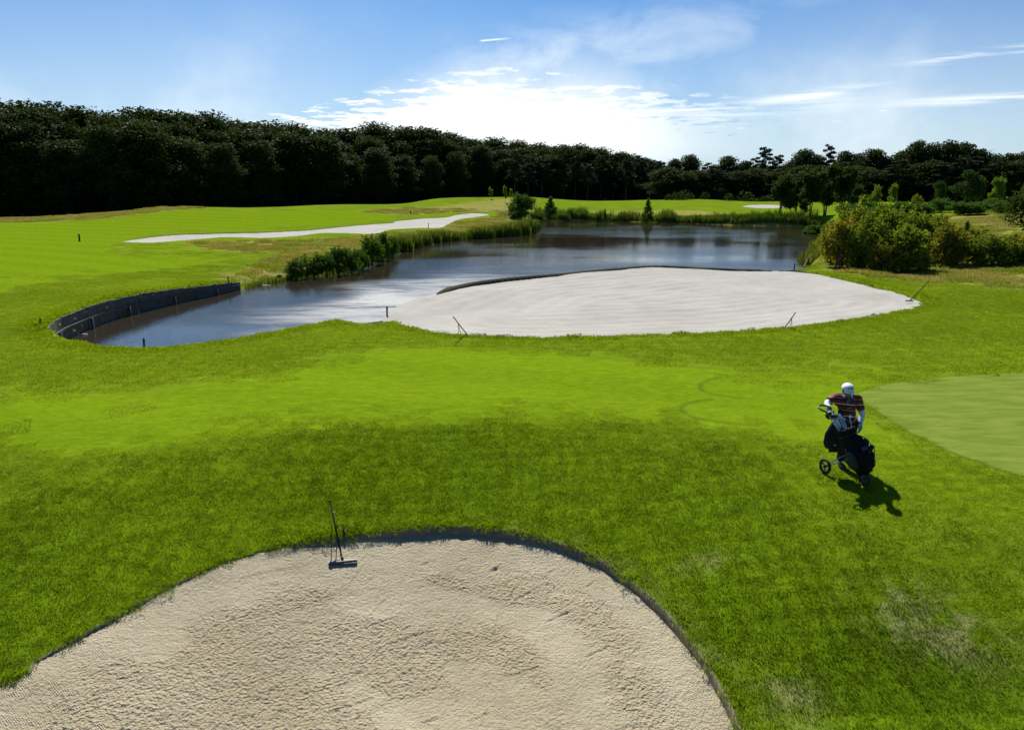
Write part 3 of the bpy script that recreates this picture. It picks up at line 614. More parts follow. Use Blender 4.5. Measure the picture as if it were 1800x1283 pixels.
dry_p = [tuft('tuft_d%d' % i, 1.2, 420, 0.20, 0.020, M['drygrass'], 0.8, 40+i) for i in range(2)]+[tuft('tuft_e%d' % i, 1.2, 420, 0.17, 0.022, M['sedge'], 0.8, 47+i) for i in range(2)]
def h_turf(x, y):
    h = 0.8+0.3*fbm(x/1.1, y/1.1, 91, 3)
    h = np.where(zone_at(x, y, FAIRW), 0.5, h); h = np.where(sdist(x, y, GREEN, None, 1.0) > -0.15, 0.0, h); return h
def slope_shaded(x, y): return np.random.default_rng(9).random(len(x)) < 1-ss(1.8, 6.5, -sdist(x, y, FB, None, 8.0)+1.2*fbm(x/1.5, y/1.5, 15, 2))  # picks the tufts that get the shade-darkened blades
scatter('near_grass', 'short dark grass on the slope round the foreground bunker', near_p, 0.34, 5, 19, h_turf, edge=0.08, seed=3, jitter=0.22, keepfun=lambda x, y, sb, sp: slope_shaded(x, y) & ~zone_at(x, y+np.random.default_rng(7).normal(size=len(x))*.25, FAIRW))
scatter('mown_grass', 'bright mown grass above the foreground slope', near2_p, 0.34, 5, 19, h_turf, edge=0.08, seed=3, jitter=0.22, keepfun=lambda x, y, sb, sp: (~slope_shaded(x, y) | zone_at(x, y+np.random.default_rng(7).normal(size=len(x))*.25, FAIRW)) & ~(zone_at(x, y, FAIRW) & (np.hypot(x, y)+np.random.default_rng(5).random(len(x))*3 > 16.5)))
scatter('middle_grass', 'short mown grass on the fairway up to the pond', mid_p, 0.66, 18, 78, h_turf, edge=0.4, seed=4, jitter=0.2, keepfun=lambda x, y, sb, sp: ~zone_at(x, y, ROUGHW) & ~zone_at(x+np.random.default_rng(6).normal(size=len(x))*.7, y+np.random.default_rng(7).normal(size=len(x))*.9, FAIRW) & (np.random.default_rng(1).random(len(x)) > ss(34, 78, np.hypot(x, y))))
scatter('bunker_edge_grass', 'ragged grass fringe hanging over the foreground bunker lip', edge_p, 0.12, 5, 14, lambda x, y: 0.75+0.8*fbm(x*2.5, y*2.5, 17, 2), edge=0.0, seed=6, keepfun=lambda x, y, sb, sp: sb[0] > -0.26)
edge2_p = [tuft('tuft_f%d' % i, 0.5, 160, 0.07, 0.018, M['blade_mid'], 0.8, 50+i) for i in range(3)]
scatter('bank_edge_grass', 'grass fringe along the pond bank and white bunker rim', edge2_p, 0.28, 18, 60, lambda x, y: 1.0+0.9*fbm(x, y, 18, 2), edge=0.02, seed=7, keepfun=lambda x, y, sb, sp: (((sp > -0.75) | (sb[1] > -0.5))) & ~((sp > -1.2) & (sb[1] > -1.2)) & (x < 28))
scatter('dry_grass', 'tall dry golden grass on the banks and the heath', dry_p, 0.85, 38, 135, lambda x, y: np.where(fbm(x/3, y/3, 77, 3)+np.random.default_rng(2).normal(size=len(x))*.15 > -0.22, 0.8+1.2*fbm(x/2, y/2, 78, 2), 0.0), edge=0.3, seed=8, keepfun=lambda x, y, sb, sp: zone_at(x, y, ROUGHW))
# ------------------------------------------------------------------ leaves, crowns, trunks
def leaf_mat(name, c0, c1, trans=0.3, posn=0.5):
    m_, t, b = mat(name); g = t.n.new('ShaderNodeNewGeometry'); oi = t.n.new('ShaderNodeObjectInfo')
    n = t.noise(g.outputs['Position'], posn, 3, 0.6); f = t.math('ADD', t.math('MULTIPLY', g.outputs['Random Per Island'], 0.45), t.math('MULTIPLY', t.sstep(n, 0.3, 0.7), 0.35))
    f = t.math('ADD', f, t.math('MULTIPLY', oi.outputs['Random'], 0.2)); c = t.mix(f, c0, c1); t.l.new(c, b.inputs['Base Color']); t.set(b, 'Roughness', 0.65); t.set(b, 'Specular IOR Level', 0.06)
    tr = t.n.new('ShaderNodeBsdfTranslucent'); t.l.new(t.mix(1.0, c, (1.3, 1.2, 0.5), 'MULTIPLY'), tr.inputs[0])
    mx = t.n.new('ShaderNodeMixShader'); mx.inputs[0].default_value = trans; t.l.new(b.outputs[0], mx.inputs[1]); t.l.new(tr.outputs[0], mx.inputs[2]); t.l.new(mx.outputs[0], t.n['Material Output'].inputs[0]); return m_
M['wood_leaf'] = leaf_mat('dark_beech_leaf', (0.015, 0.033, 0.008), (0.046, 0.070, 0.012), 0.24, 0.15)
M['pine_leaf'] = leaf_mat('pine_needle', (0.016, 0.032, 0.016), (0.038, 0.055, 0.020), 0.15, 0.2)
M['mid_leaf'] = leaf_mat('green_leaf', (0.018, 0.045, 0.007), (0.055, 0.095, 0.012), 0.30)
M['light_leaf'] = leaf_mat('bright_leaf', (0.09, 0.16, 0.02), (0.20, 0.27, 0.03), 0.45)
M['shrub_leaf'] = leaf_mat('shrub_leaf', (0.028, 0.080, 0.008), (0.085, 0.170, 0.016), 0.35, 1.2)
M['bush_leaf'] = leaf_mat('bush_leaf', (0.060, 0.110, 0.010), (0.210, 0.250, 0.025), 0.45, 1.0)
M['gold_leaf'] = leaf_mat('autumn_leaf', (0.07, 0.115, 0.012), (0.28, 0.24, 0.035), 0.45, 1.2)
M['reed'] = leaf_mat('reed_blade', (0.026, 0.075, 0.010), (0.095, 0.160, 0.022), 0.35, 0.6)
M['reedgold'] = leaf_mat('reed_plume', (0.13, 0.15, 0.03), (0.26, 0.23, 0.07), 0.35, 0.6)
M['bark'] = simple('bark', (0.045, 0.036, 0.026), 0.9, nz=0.4, scale=6, bump=0.5)
M['palebark'] = simple('pale_bark', (0.10, 0.085, 0.06), 0.9, nz=0.4, scale=6, bump=0.5)

def leaf_quads(C, size, g, aspect=0.62, up=0.25):
    n = len(C); d = g.normal(size=(n, 3)); d[:, 2] *= 0.7; d /= np.linalg.norm(d, axis=1)[:, None]
    e = g.normal(size=(n, 3)); e[:, 2] += up; e -= (e*d).sum(1)[:, None]*d; e /= np.linalg.norm(e, axis=1)[:, None]
    s = size*g.uniform(0.55, 1.3, n)[:, None]; nn = np.cross(d, e)*s*0.16
    V = np.stack([C-d*s*0.5, C+e*s*aspect*0.5+nn, C+d*s*0.55, C-e*s*aspect*0.5+nn], 1).reshape(-1, 3)
    return V, np.arange(n*4).reshape(n, 4)
def clump_points(g, centers, radii, n, shell=0.45):
    """points in lumpy blobs, denser near each blob's skin"""
    wt = np.array([r[0]*r[1] for r in radii]); wt = wt/wt.sum(); k = g.choice(len(centers), n, p=wt); d = g.normal(size=(n, 3)); d /= np.linalg.norm(d, axis=1)[:, None]
    rr = 1-(1-g.random(n)**0.5)*0.9*shell*2; rr = np.clip(rr, 0.1, 1)+g.normal(size=n)*0.05
    lump = 1+0.16*np.sin(d[:, 0]*7+k)*np.cos(d[:, 1]*6+k*2)+0.1*np.sin(d[:, 2]*11+k)
    return np.array(centers)[k]+d*np.array(radii)[k]*(rr*lump)[:, None]
def crown_mesh(name, seed, H, R_, z0, n, leaf, nb, shape='round', mat_=None, aspect=0.62):
    g = np.random.default_rng(seed); cs, rd = [], []
    for i in range(nb):
        f = (i+0.5)/nb
        if shape == 'round':
            zf = g.uniform(0, 1)**0.8; rr = R_*(1-abs(2*zf-0.85)**2.2*0.75); a = g.uniform(0, 2*pi); q = rr*g.uniform(0.35, 0.75); r = R_*g.uniform(0.26, 0.42)
            cs.append((q*cos(a), q*sin(a), z0+r*0.6+(H-z0-r*1.3)*zf)); rd.append((r, r, r*g.uniform(0.6, 0.85)))
        elif shape == 'full':
            zf = f**0.9; rr = R_*(1-max(0, (zf-0.35)/0.65)**2.4*0.72)*(0.8+0.2*min(1, zf/0.3)); a = i*2.4+g.uniform(-.5, .5); q = rr*g.uniform(0.25, 0.72); r = R_*g.uniform(0.30, 0.46)
            cs.append((q*cos(a), q*sin(a), z0+r*0.5+(H-z0-r*1.1)*zf)); rd.append((r, r, r*g.uniform(0.55, 0.8)))
        elif shape == 'cone':
            zf = f; rr = R_*(1-zf)*0.8; a = i*2.4; r = R_*(0.42-0.26*zf); cs.append((rr*0.8*cos(a), rr*0.8*sin(a), z0+(H-z0)*(0.06+0.88*zf))); rd.append((r, r, r*0.8))
        elif shape == 'pine':
            zf = 0.25+0.75*f; a = i*2.4+g.uniform(-.4, .4); rr = R_*g.uniform(0.3, 0.8)*(1.1-zf*0.75); r = R_*g.uniform(0.28, 0.42)*(1.1-0.5*zf); cs.append((rr*cos(a), rr*sin(a), z0+(H-z0-r*0.5)*zf)); rd.append((r, r, r*0.45))
        elif shape == 'bush':
            a = i*2.4; q = R_*0.74*f**0.5; r = R_*g.uniform(0.26, 0.42); zz_ = g.uniform(0.25, 1.0)*(1-0.40*(q/R_)**2); cs.append((q*cos(a), q*sin(a), max(r*0.5, zz_*H-r*0.3))); rd.append((r, r, r*g.uniform(0.8, 1.1)))
        elif shape == 'multi':
            a = g.uniform(0, 2*pi); q = R_*g.uniform(0.1, 0.7); r = R_*g.uniform(0.25, 0.4); zf = g.uniform(0, 1); cs.append((q*(1-0.4*zf)*cos(a), q*(1-0.4*zf)*sin(a), z0+r*0.6+(H-z0-r*1.2)*zf)); rd.append((r, r, r*1.25))
    P = clump_points(g, cs, rd, n); P[:, 2] = np.maximum(P[:, 2], 0.08)
    if shape in ('bush', 'multi'):
        ns = int(26*R_+14); bs = g.choice(len(cs), ns); ex = []
        for b_ in bs:
            c = np.array(cs[b_]); d = g.normal(size=3); d[2] = abs(d[2])+0.5; d /= np.linalg.norm(d); L = np.array(rd[b_])*(1.0+g.uniform(0.25, 0.75)); k_ = 16
            tt = g.uniform(0.75, 1, k_)[:, None]; ex.append(c+d*L*tt+g.normal(size=(k_, 3))*leaf*0.45)
        P = np.concatenate([P]+ex)
    V, F = leaf_quads(P, leaf, g, aspect); me = np_mesh(name, V, F); me.materials.append(mat_); return me, cs
def trunk_mesh(name, seed, H, r0, cs, z0, mat_, stems=1, spread=0.0, limbs=7):
    g = np.random.default_rng(seed); mb = MB()
    for s_ in range(stems):
        a = g.uniform(0, 2*pi); b = spread*g.uniform(0.5, 1) if stems > 1 else 0; top = (cos(a)*b*1.6+g.uniform(-.1, .1)*r0*8, sin(a)*b*1.6+g.uniform(-.1, .1)*r0*8, H*0.85)
        ps = [(cos(a)*b*0.4, sin(a)*b*0.4, -0.5), (cos(a)*b*0.5, sin(a)*b*0.5, z0*0.5), (cos(a)*b*0.8+g.uniform(-1, 1)*r0, sin(a)*b*0.8+g.uniform(-1, 1)*r0, max(z0, H*0.3)), (top[0]*0.8, top[1]*0.8, H*0.6), top]
        mb.tube(ps, [r0*1.25, r0, r0*0.8, r0*0.45, r0*0.12], 7)
        for c in cs[s_::max(1, len(cs)//limbs)]:
            zs_ = max(z0*0.9, c[2]*0.62); mb.tube([(ps[2][0]*0.7, ps[2][1]*0.7, zs_), (c[0]*0.5, c[1]*0.5, (zs_+c[2])/2+0.1), c], [r0*0.42, r0*0.28, r0*0.08], 5)
    me = bpy.data.meshes.new(name); me.from_pydata(mb.v, [], mb.f); me.materials.append(mat_); me.polygons.foreach_set('use_smooth', [True]*len(mb.f)); me.update(); return me
class Kind:
    """one kind of plant built as crown + trunk meshes, several variants sharing data between copies"""
    def __init__(s, name, n, H, R_, z0, leaves, leaf, nb, shape, lm, bm, r0, stems=1, spread=0.0, aspect=0.62, seed=0, limbs=7, crown='crown', trunk='trunk'):
        s.name = name; s.H = H; s.R = R_; s.var = []; s.cn = crown; s.tn = trunk
        for i in range(n):
            cm, cs = crown_mesh(name+'_crown', seed+i*13+1, H, R_, z0, leaves, leaf, nb, shape, M[lm], aspect); s.var.append((cm, trunk_mesh(name+'_trunk', seed+i*13+2, H, r0, cs, z0, M[bm], stems, spread, limbs)))
    def place(s, x, y, h, r, label, cat, group=None, vi=0, rz=0.0, z=None, name=None):
        z = tz(x, y) if z is None else z; o = empty(name or s.name, (x, y, z), rz); o.scale = (r/s.R, r/s.R, h/s.H); tag(o, label, cat, group); cm, tm = s.var[vi % len(s.var)]
        link(s.cn, cm, None, o); link(s.tn, tm, None, o); return o
def z_at(v, D): return CAMH-D*tan(PITCH+atan((v-CY)/FPX))

# ------------------------------------------------------------------ the wood behind the course
beech = Kind('beech_tree', 7, 18, 5.2, 1.2, 12500, 0.46, 44, 'full', 'wood_leaf', 'bark', 0.30, seed=100)
pine = Kind('pine_tree', 4, 14, 3.4, 3.0, 2600, 0.55, 20, 'pine', 'pine_leaf', 'bark', 0.20, seed=300, aspect=0.4)
oak = Kind('oak_tree', 5, 14, 5.0, 1.0, 9000, 0.46, 34, 'full', 'wood_leaf', 'bark', 0.26, seed=400)
SKY = [(-500, 168, 132, 110), (-250, 170, 126, 110), (0, 176, 124, 112), (100, 178, 124, 112), (200, 188, 126, 114), (340, 192, 134, 118), (430, 202, 142, 124), (500, 208, 150, 134), (545, 216, 156, 140), (600, 224, 160, 146), (680, 217, 168, 152), (760, 226, 176, 160), (830, 236, 190, 172), (900, 244, 196, 180),
       (960, 250, 200, 186), (1000, 250, 204, 190), (1060, 260, 208, 196), (1110, 266, 212, 200), (1160, 284, 214, 205), (1200, 280, 214, 205)]
sk = np.array(SKY, float)
def skyv(u): return float(np.interp(u, sk[:, 0], sk[:, 1]))
def frontD(u): return float(np.interp(u, sk[:, 0], sk[:, 2]))
g = np.random.default_rng(77); ntree = 0
ORDS = ['first', 'second', 'third', 'fourth', 'fifth', 'sixth', 'seventh', 'eighth', 'ninth', 'tenth']
count_ = {}
def nth(l):
    k = count_.get(l, 0); count_[l] = k+1; return ORDS[min(k, 9)]+' '+l
rowlab = ['front row beech of the wood', 'middle row beech of the wood', 'skyline beech of the wood', 'deep beech of the wood']
def sector(u):
    for lim, t_ in ((60, 'at the left edge of the photo'), (215, 'above the lone dark stake'), (360, 'above the left tip of the long bunker'), (520, 'left of the raised green'), (680, 'behind the raised green'), (800, 'behind the right end of the long bunker'), (900, 'behind the tiny bright saplings'), (1010, 'behind the promontory shrubs'), (1400, 'where the wood runs down to the pines')):
        if u < lim: return t_
for row in range(4):
    u = -520+row*35.0
    while u < 1165:
        D = frontD(u)+row*7.5+g.uniform(-1.5, 1.5); x, y = xy_at(u, D)
        vtop = skyv(u); Dsky = frontD(u)+15; ztop = z_at(vtop, Dsky)*(D/Dsky)**0.0
        hfull = ztop-tz(x, y); fac = [0.76, 0.88, 0.985, 0.97][row]; h = hfull*fac*(g.uniform(0.78, 1.10) if row == 0 else g.uniform(0.90, 1.05) if row == 1 else g.uniform(0.965, 1.02)+(0.03 if g.random() < .12 else 0))
        if row == 3: h = hfull*0.97
        r = min(8.5, 0.42*h)*g.uniform(0.8, 1.25)
        beech.place(x, y, h, r, nth(rowlab[row]+' '+sector(u)), 'tree', ['front row of the dark wood', 'second row of the dark wood', 'skyline row of the dark wood', 'deepest row of the dark wood'][row], int(g.integers(0, 6)), g.uniform(0, 6.28)); ntree += 1
        step_m = g.uniform(5.8, 7.6) if row < 3 else g.uniform(8, 10); u += step_m/D*FPX*0.93
# pines in front of the wood towards the middle
ORD = ['first', 'second', 'third', 'fourth', 'fifth', 'sixth', 'seventh', 'eighth', 'ninth', 'tenth', 'eleventh', 'last']
for ip, (u, v, D) in enumerate([(905, 268, 172), (928, 285, 176), (952, 275, 180), (985, 268, 184), (1010, 262, 186), (1032, 285, 182), (1055, 272, 190), (1078, 268, 192), (1100, 276, 190), (1122, 272, 194), (1142, 280, 192), (1160, 282, 195)]):
    x, y = xy_at(u, D+14); pine.place(x, y, z_at(v, D+14)-tz(x, y), 3.6*g.uniform(.85, 1.15), 'slim dark pine, '+ORD[ip]+' from the left at the foot of the wood', 'tree', 'pines at the foot of the wood', int(g.integers(0, 4)), g.uniform(0, 6)); ntree += 1
# the lower, more broken wood on the right
RT = [(1182, 283, 'o', 30), (1210, 275, 'o', 34), (1238, 290, 'p', 26), (1252, 294, 'o', 24), (1276, 278, 'o', 40), (1305, 286, 'o', 30), (1322, 280, 'p', 24), (1340, 262, 'p', 34), (1362, 276, 'p', 26), (1383, 292, 'o', 28),
      (1408, 266, 'o', 44), (1430, 272, 'o', 30), (1449, 254, 'p', 28), (1478, 266, 'o', 36), (1500, 270, 'o', 30), (1526, 262, 'o', 42), (1552, 276, 'o', 34), (1574, 266, 'o', 36), (1600, 247, 'o', 44), (1628, 252, 'o', 40), (1656, 248, 'o', 46), (1686, 250, 'o', 44), (1712, 262, 'o', 40), (1738, 272, 'o', 36), (1762, 270, 'o', 38), (1785, 268, 'o', 40), (1812, 280, 'o', 40), (1850, 280, 'o', 44), (1900, 276, 'o', 50), (1960, 270, 'o', 50), (2030, 268, 'o', 55)]
def sect2(u):
    for lim, t_ in ((1225, 'where the right wood meets the long wood'), (1290, 'on the skyline above the middle of the pond'), (1345, 'on the skyline above the small pale bunker'), (1400, 'on the skyline behind the leftmost bank trees'), (1455, 'on the skyline behind the tallest bank tree'), (1515, 'on the skyline right of the row of bank trees'), (1590, 'on the skyline behind the two bright young trees'), (1640, 'on the highest skyline left of the broad green tree'), (1700, 'on the skyline behind the broad mid-green tree'), (1760, 'on the skyline behind the lone pale green tree'), (5000, 'on the skyline at the right edge')):
        if u < lim: return t_
order = [('tall pointed pine sticking up from the wood on the right', 'p'), ('rounded dark tree on the skyline of the wood on the right', 'o')]
for i, (u, v, k, wpx) in enumerate(RT):
    D = (206 if u < 1400 else 188)+g.uniform(-3, 3)-max(0, (u-1500))*0.06; v -= 5 if u < 1420 else 2; x, y = xy_at(u, D); h = z_at(v, D)-tz(x, y); r = wpx/FPX*D*0.80
    K_ = pine if k == 'p' else oak
    K_.place(x, y, h, max(r, 3.0), nth(('spiky pine ' if k == 'p' else 'rounded tree ')+sect2(u)), 'tree', 'skyline pines on the right' if k == 'p' else 'skyline trees on the right', int(g.integers(0, 4)), g.uniform(0, 6)); ntree += 1
u = 1170
while u < 2050:
    D = (196 if u < 1400 else 176)+g.uniform(-3, 3)-max(0, (u-1500))*0.06; x, y = xy_at(u, D); v = float(np.interp(u, [1170, 1340, 1500, 1650, 1800], [290, 290, 287, 272, 286]))+g.uniform(-8, 14); h = z_at(v, D)-tz(x, y)
    (oak if g.random() < .75 else pine).place(x, y, h, 5.8*g.uniform(.8, 1.2), nth('shaded tree below '+sect2(u).replace('on the', 'the').replace('where the', 'the place where the')), 'tree', 'front trees of the wood on the right', int(g.integers(0, 4)), g.uniform(0, 6)); ntree += 1; u += g.uniform(24, 36)
u = 1170
while u < 2050:
    D = 222+g.uniform(-3, 3); x, y = xy_at(u, D); v = float(np.interp(u, [1170, 1340, 1500, 1650, 1800], [296, 290, 284, 268, 284])); h = z_at(v, D)-tz(x, y)
    oak.place(x, y, h, 6.0, nth('hidden tree behind those '+sect2(u)), 'tree', 'deep trees of the wood on the right', int(g.integers(0, 4)), g.uniform(0, 6)); ntree += 1; u += 42
# undergrowth along the foot of the wood (uncountable)
def understory():
    g = np.random.default_rng(12); P = []
    for u in np.arange(-400, 1950, 7.0):
        D = (frontD(u)-1.0 if u < 1165 else 182-max(0, u-1500)*0.06)+g.uniform(-2, 12)
        if u < 260 and g.random() < .35: continue
        x, y = xy_at(u, D); z = tz(x, y); r = g.uniform(1.0, 2.4); n = 95; d = g.normal(size=(n, 3)); d /= np.linalg.norm(d, axis=1)[:, None]; d[:, 2] = abs(d[:, 2]); P.append(np.array([x, y, z])+d*np.array([r, r, r*g.uniform(0.7, 1.5)])*g.uniform(0.5, 1, (n, 1)))
    P = np.concatenate(P); V, F = leaf_quads(P, 0.55, g); o = link('undergrowth', np_mesh('undergrowth', V, F), M['wood_leaf']); tag(o, 'dark tangled undergrowth along the foot of the wood', 'undergrowth', kind='stuff')
understory()
def deep_wood():
    g = np.random.default_rng(15); P = []
    for u in np.arange(-650, 2300, 9.0):
        D = (frontD(u)+38 if u < 1165 else 232-max(0, u-1500)*0.06)+g.uniform(0, 8); x, y = xy_at(u, D); z = tz(x, y)
        for k in range(3):
            r = g.uniform(2.0, 3.4); n = 130; d = g.normal(size=(n, 3)); d /= np.linalg.norm(d, axis=1)[:, None]; P.append(np.array([x+g.uniform(-1, 1), y+g.uniform(-2, 2), z+1.2+k*2.8])+d*np.array([r, r, r*.9])*g.uniform(0.6, 1, (n, 1)))
    P = np.concatenate(P); V, F = leaf_quads(P, 1.0, g); o = link('deep_wood', np_mesh('deep_wood', V, F), M['wood_leaf']); tag(o, 'dim mass of leaves deep inside the wood behind the trunks', 'wood', kind='stuff')
deep_wood()

# ------------------------------------------------------------------ single trees and shrubs
young = Kind('young_tree', 4, 6.5, 1.8, 1.5, 3400, 0.32, 18, 'multi', 'mid_leaf', 'palebark', 0.07, stems=3, spread=0.35, seed=500)
bright = Kind('young_tree', 3, 4.2, 1.4, 0.9, 2200, 0.24, 12, 'multi', 'light_leaf', 'palebark', 0.06, seed=540)
spread_ = Kind('spreading_tree', 2, 7, 3.4, 1.0, 3800, 0.34, 18, 'round', 'mid_leaf', 'palebark', 0.14, seed=560)
shrub = Kind('alder_shrub', 4, 2.6, 1.3, 0.2, 3600, 0.17, 22, 'bush', 'shrub_leaf', 'bark', 0.04, stems=3, spread=0.2, seed=600, crown='foliage', trunk='stem')
conif = Kind('conifer', 2, 3.6, 1.2, 0.2, 2400, 0.22, 18, 'cone', 'shrub_leaf', 'bark', 0.06, seed=640, aspect=0.4)
bush = Kind('leafy_bush', 4, 3.4, 2.2, 0.3, 6000, 0.27, 30, 'bush', 'bush_leaf', 'palebark', 0.05, stems=4, spread=0.5, seed=700, crown='foliage', trunk='stem')
gold = Kind('golden_bush', 3, 2.8, 1.8, 0.3, 4200, 0.24, 24, 'bush', 'gold_leaf', 'palebark', 0.045, stems=4, spread=0.5, seed=740, crown='foliage', trunk='stem')
G1 = 'young trees on the far bank'
for i, (u, D, v, wpx, lab) in enumerate([(1371, 120, 313, 36, 'leftmost dark young tree of the row on the far pond bank, on thin bare stems'), (1398, 124, 308, 34, 'second dark young tree from the left in the row on the far pond bank'), (1424, 119, 302, 42, 'dark young tree just left of the tallest one in the row on the far bank'),
        (1450, 124, 294, 48, 'tallest dark young tree in the middle of the row on the far bank'), (1480, 127, 299, 42, 'dark young tree just right of the tallest one in the row on the far bank'), (1503, 131, 328, 28, 'short young tree at the right end of the row on the far bank'), (1389, 118, 338, 16, 'small thin sapling under the dark young trees on the far bank'), (1412, 116, 352, 16, 'smallest sapling in front of the dark young trees on the far bank')]):
    x, y = xy_at(u, D); z = tz(x, y); young.place(x, y, z_at(v, D)-z, wpx/2/FPX*D*1.35, lab, 'tree', G1, i, i*1.3)
for i, (u, D, v, wpx, lab) in enumerate([(1536, 140, 330, 27, 'bright green young tree on the far fairway, left one of the pair'), (1566, 142, 329, 24, 'bright green young tree on the far fairway, right one of the pair'), (1747, 120, 315, 28, 'pale green young tree alone before the dark wood at the right edge'),
        (863, 156, 331, 10, 'tiny bright sapling on the ridge in front of the wood'), (888, 150, 330, 11, 'tiny bright sapling just behind the round dark shrub'), (898, 158, 333, 9, 'faint tiny sapling right of the others on the ridge')]):
    x, y = xy_at(u, D); z = tz(x, y); bright.place(x, y, z_at(v, D)-z, wpx/2/FPX*D, lab, 'tree', 'bright young trees', i, i*1.7)
for i, (u, D, v, wpx, lab) in enumerate([(1693, 128, 298, 62, 'broad mid-green tree standing out before the dark wood on the right'), (1646, 134, 317, 34, 'greyish green small tree left of the broad mid-green one')]):
    x, y = xy_at(u, D); z = tz(x, y); spread_.place(x, y, z_at(v, D)-z, wpx/2/FPX*D*1.05, lab, 'tree', None, i, i)
for i, (u, vb, vt, wpx, K_, lab) in enumerate([(915, 386, 342, 48, shrub, 'round dark green shrub on the tip of the promontory'), (967, 383, 344, 36, conif, 'conical dark shrub at the channel behind the promontory'), (1138, 391, 347, 28, conif, 'dark conical shrub alone in the middle of the far shore'), (1063, 388, 366, 11, conif, 'small upright conifer on the far shore left of the tall one'), (1052, 389, 377, 12, shrub, 'low dark shrub beside the small conifer on the far shore'),
        (944, 386, 373, 30, shrub, 'low dark shrub spreading at the left end of the far shore'), (990, 386, 374, 26, shrub, 'low dark shrub right of the conical one on the far shore')]):
    p = un(u, vb, -0.75 if i not in (0,) else -0.5); x, y = p[0], p[1]; z = tz(x, y) if i else tz(x, y); z = max(z, -1.0); K_.place(x, y, z_at(vt, y)-z, wpx/2/FPX*y*1.05, lab, 'shrub', None, i, i*2.0, z=z)
SH = [(487, 493, 483, 8, 'tiny dark shrub at the water just left of the shrub row'), (517, 492, 455, 30, 'first round shrub at the left end of the row along the pond'), (548, 489, 448, 30, 'second shrub from the left in the row along the pond'), (570, 487, 443, 30, 'third shrub from the left in the row along the pond'), (592, 484, 436, 32, 'fourth shrub from the left, with pointed shoots, in the row along the pond'), (616, 481, 438, 30, 'fifth shrub from the left in the row along the pond'),
      (634, 476, 440, 22, 'sixth shrub from the left, squeezed before the tallest one'), (652, 466, 412, 34, 'tallest bright shrub in the row along the pond'), (671, 458, 411, 26, 'shrub just right of the tallest one in the row along the pond'), (688, 452, 416, 20, 'last leafy shrub before the reeds begin')]
for i, (u, vb, vt, wpx, lab) in enumerate(SH):
    p = un(u, vb, WL); x, y = p[0], p[1]+0.5; z = max(tz(x, y), WL); shrub.place(x, y, z_at(vt, y)-z, wpx/2/FPX*y*1.35, lab, 'shrub', 'shrubs along the pond', i, i*1.9, z=z)
# big bushes on the right bank
BU = [(1474, 45.5, 392, 60, gold, 'golden brown bush at the left end of the thicket beside the pond'), (1492, 48, 370, 66, bush, 'tall dark green bush at the back left of the thicket'), (1520, 44.2, 390, 64, bush, 'yellow-green bush in front of the thicket beside the pond'), (1548, 47.5, 366, 76, bush, 'tallest green bush in the middle of the thicket'),
      (1585, 43.2, 404, 88, bush, 'broad bright green bush at the front of the thicket, casting shadow on the grass'), (1600, 48, 380, 70, bush, 'green bush behind the broad front one in the thicket'), (1632, 50, 385, 56, bush, 'loose green bush at the right end of the thicket'), (1690, 47, 386, 34, conif, 'dark leafy upright shrub rising behind the small gold bush'), (1664, 44.5, 400, 62, gold, 'sparse golden bush between the thicket and the green bush at right'),
      (1702, 49, 404, 50, bush, 'low green bush behind the sparse golden one'), (1738, 43.5, 418, 84, bush, 'rounded yellow-green bush near the right edge above the heath grass'), (1792, 43.5, 412, 70, gold, 'orange golden bush at the right edge of the heath'), (1772, 47, 425, 50, gold, 'low orange bush behind the rounded yellow-green one'),
      (1799, 52, 318, 92, spread_, 'tall dark green tree cut by the right edge'), (1464, 60, 398, 50, bush, 'dark green bush at the shoreline behind the left end of the thicket'), (1488, 66, 388, 60, bush, 'green bush at the back of the thicket towards the far bank'), (1522, 70, 380, 64, bush, 'pale green bush far back in the thicket'), (1566, 74, 374, 60, bush, 'rearmost green bush of the thicket before the fairway'), (1460, 53, 412, 44, gold, 'golden bush hanging over the shoreline of the pond'), (1470, 47.5, 440, 36, bush, 'low green bush at the water side of the thicket'), (1550, 42.8, 430, 50, gold, 'low yellow bush at the foot of the thicket')]
for i, (u, D, vt, wpx, K_, lab) in enumerate(BU):
    x, y = xy_at(u, D); z = tz(x, y); K_.place(x, y, z_at(vt, D)-z, wpx/2/FPX*D*1.12, lab, 'tree' if K_ is spread_ else 'bush', None if K_ is spread_ else 'bushes on the right bank', i, i*1.1)
# low dark shrubs along the path behind the thicket
for i in range(19):
    u = 1436+i*18+g.uniform(-4, 4); D = g.uniform(84, 100); x, y = xy_at(u, D); z = tz(x, y); shrub.place(x, y, g.uniform(1.0, 1.9), g.uniform(1.1, 1.9), ['', 'first', 'second', 'third', 'fourth', 'fifth', 'sixth', 'seventh', 'eighth', 'ninth', 'tenth', 'eleventh', 'twelfth', 'thirteenth', 'fourteenth', 'fifteenth', 'sixteenth', 'seventeenth', 'eighteenth', 'last'][i+1]+' low dark shrub in the line between thicket and far fairway', 'shrub', 'low shrubs behind the thicket', i, i*1.4)
x, y = xy_at(1610, 118); gold.place(x, y, 2.6, 0.9, 'thin reddish sapling on the far fairway at right', 'shrub', None, 1, 0.4)

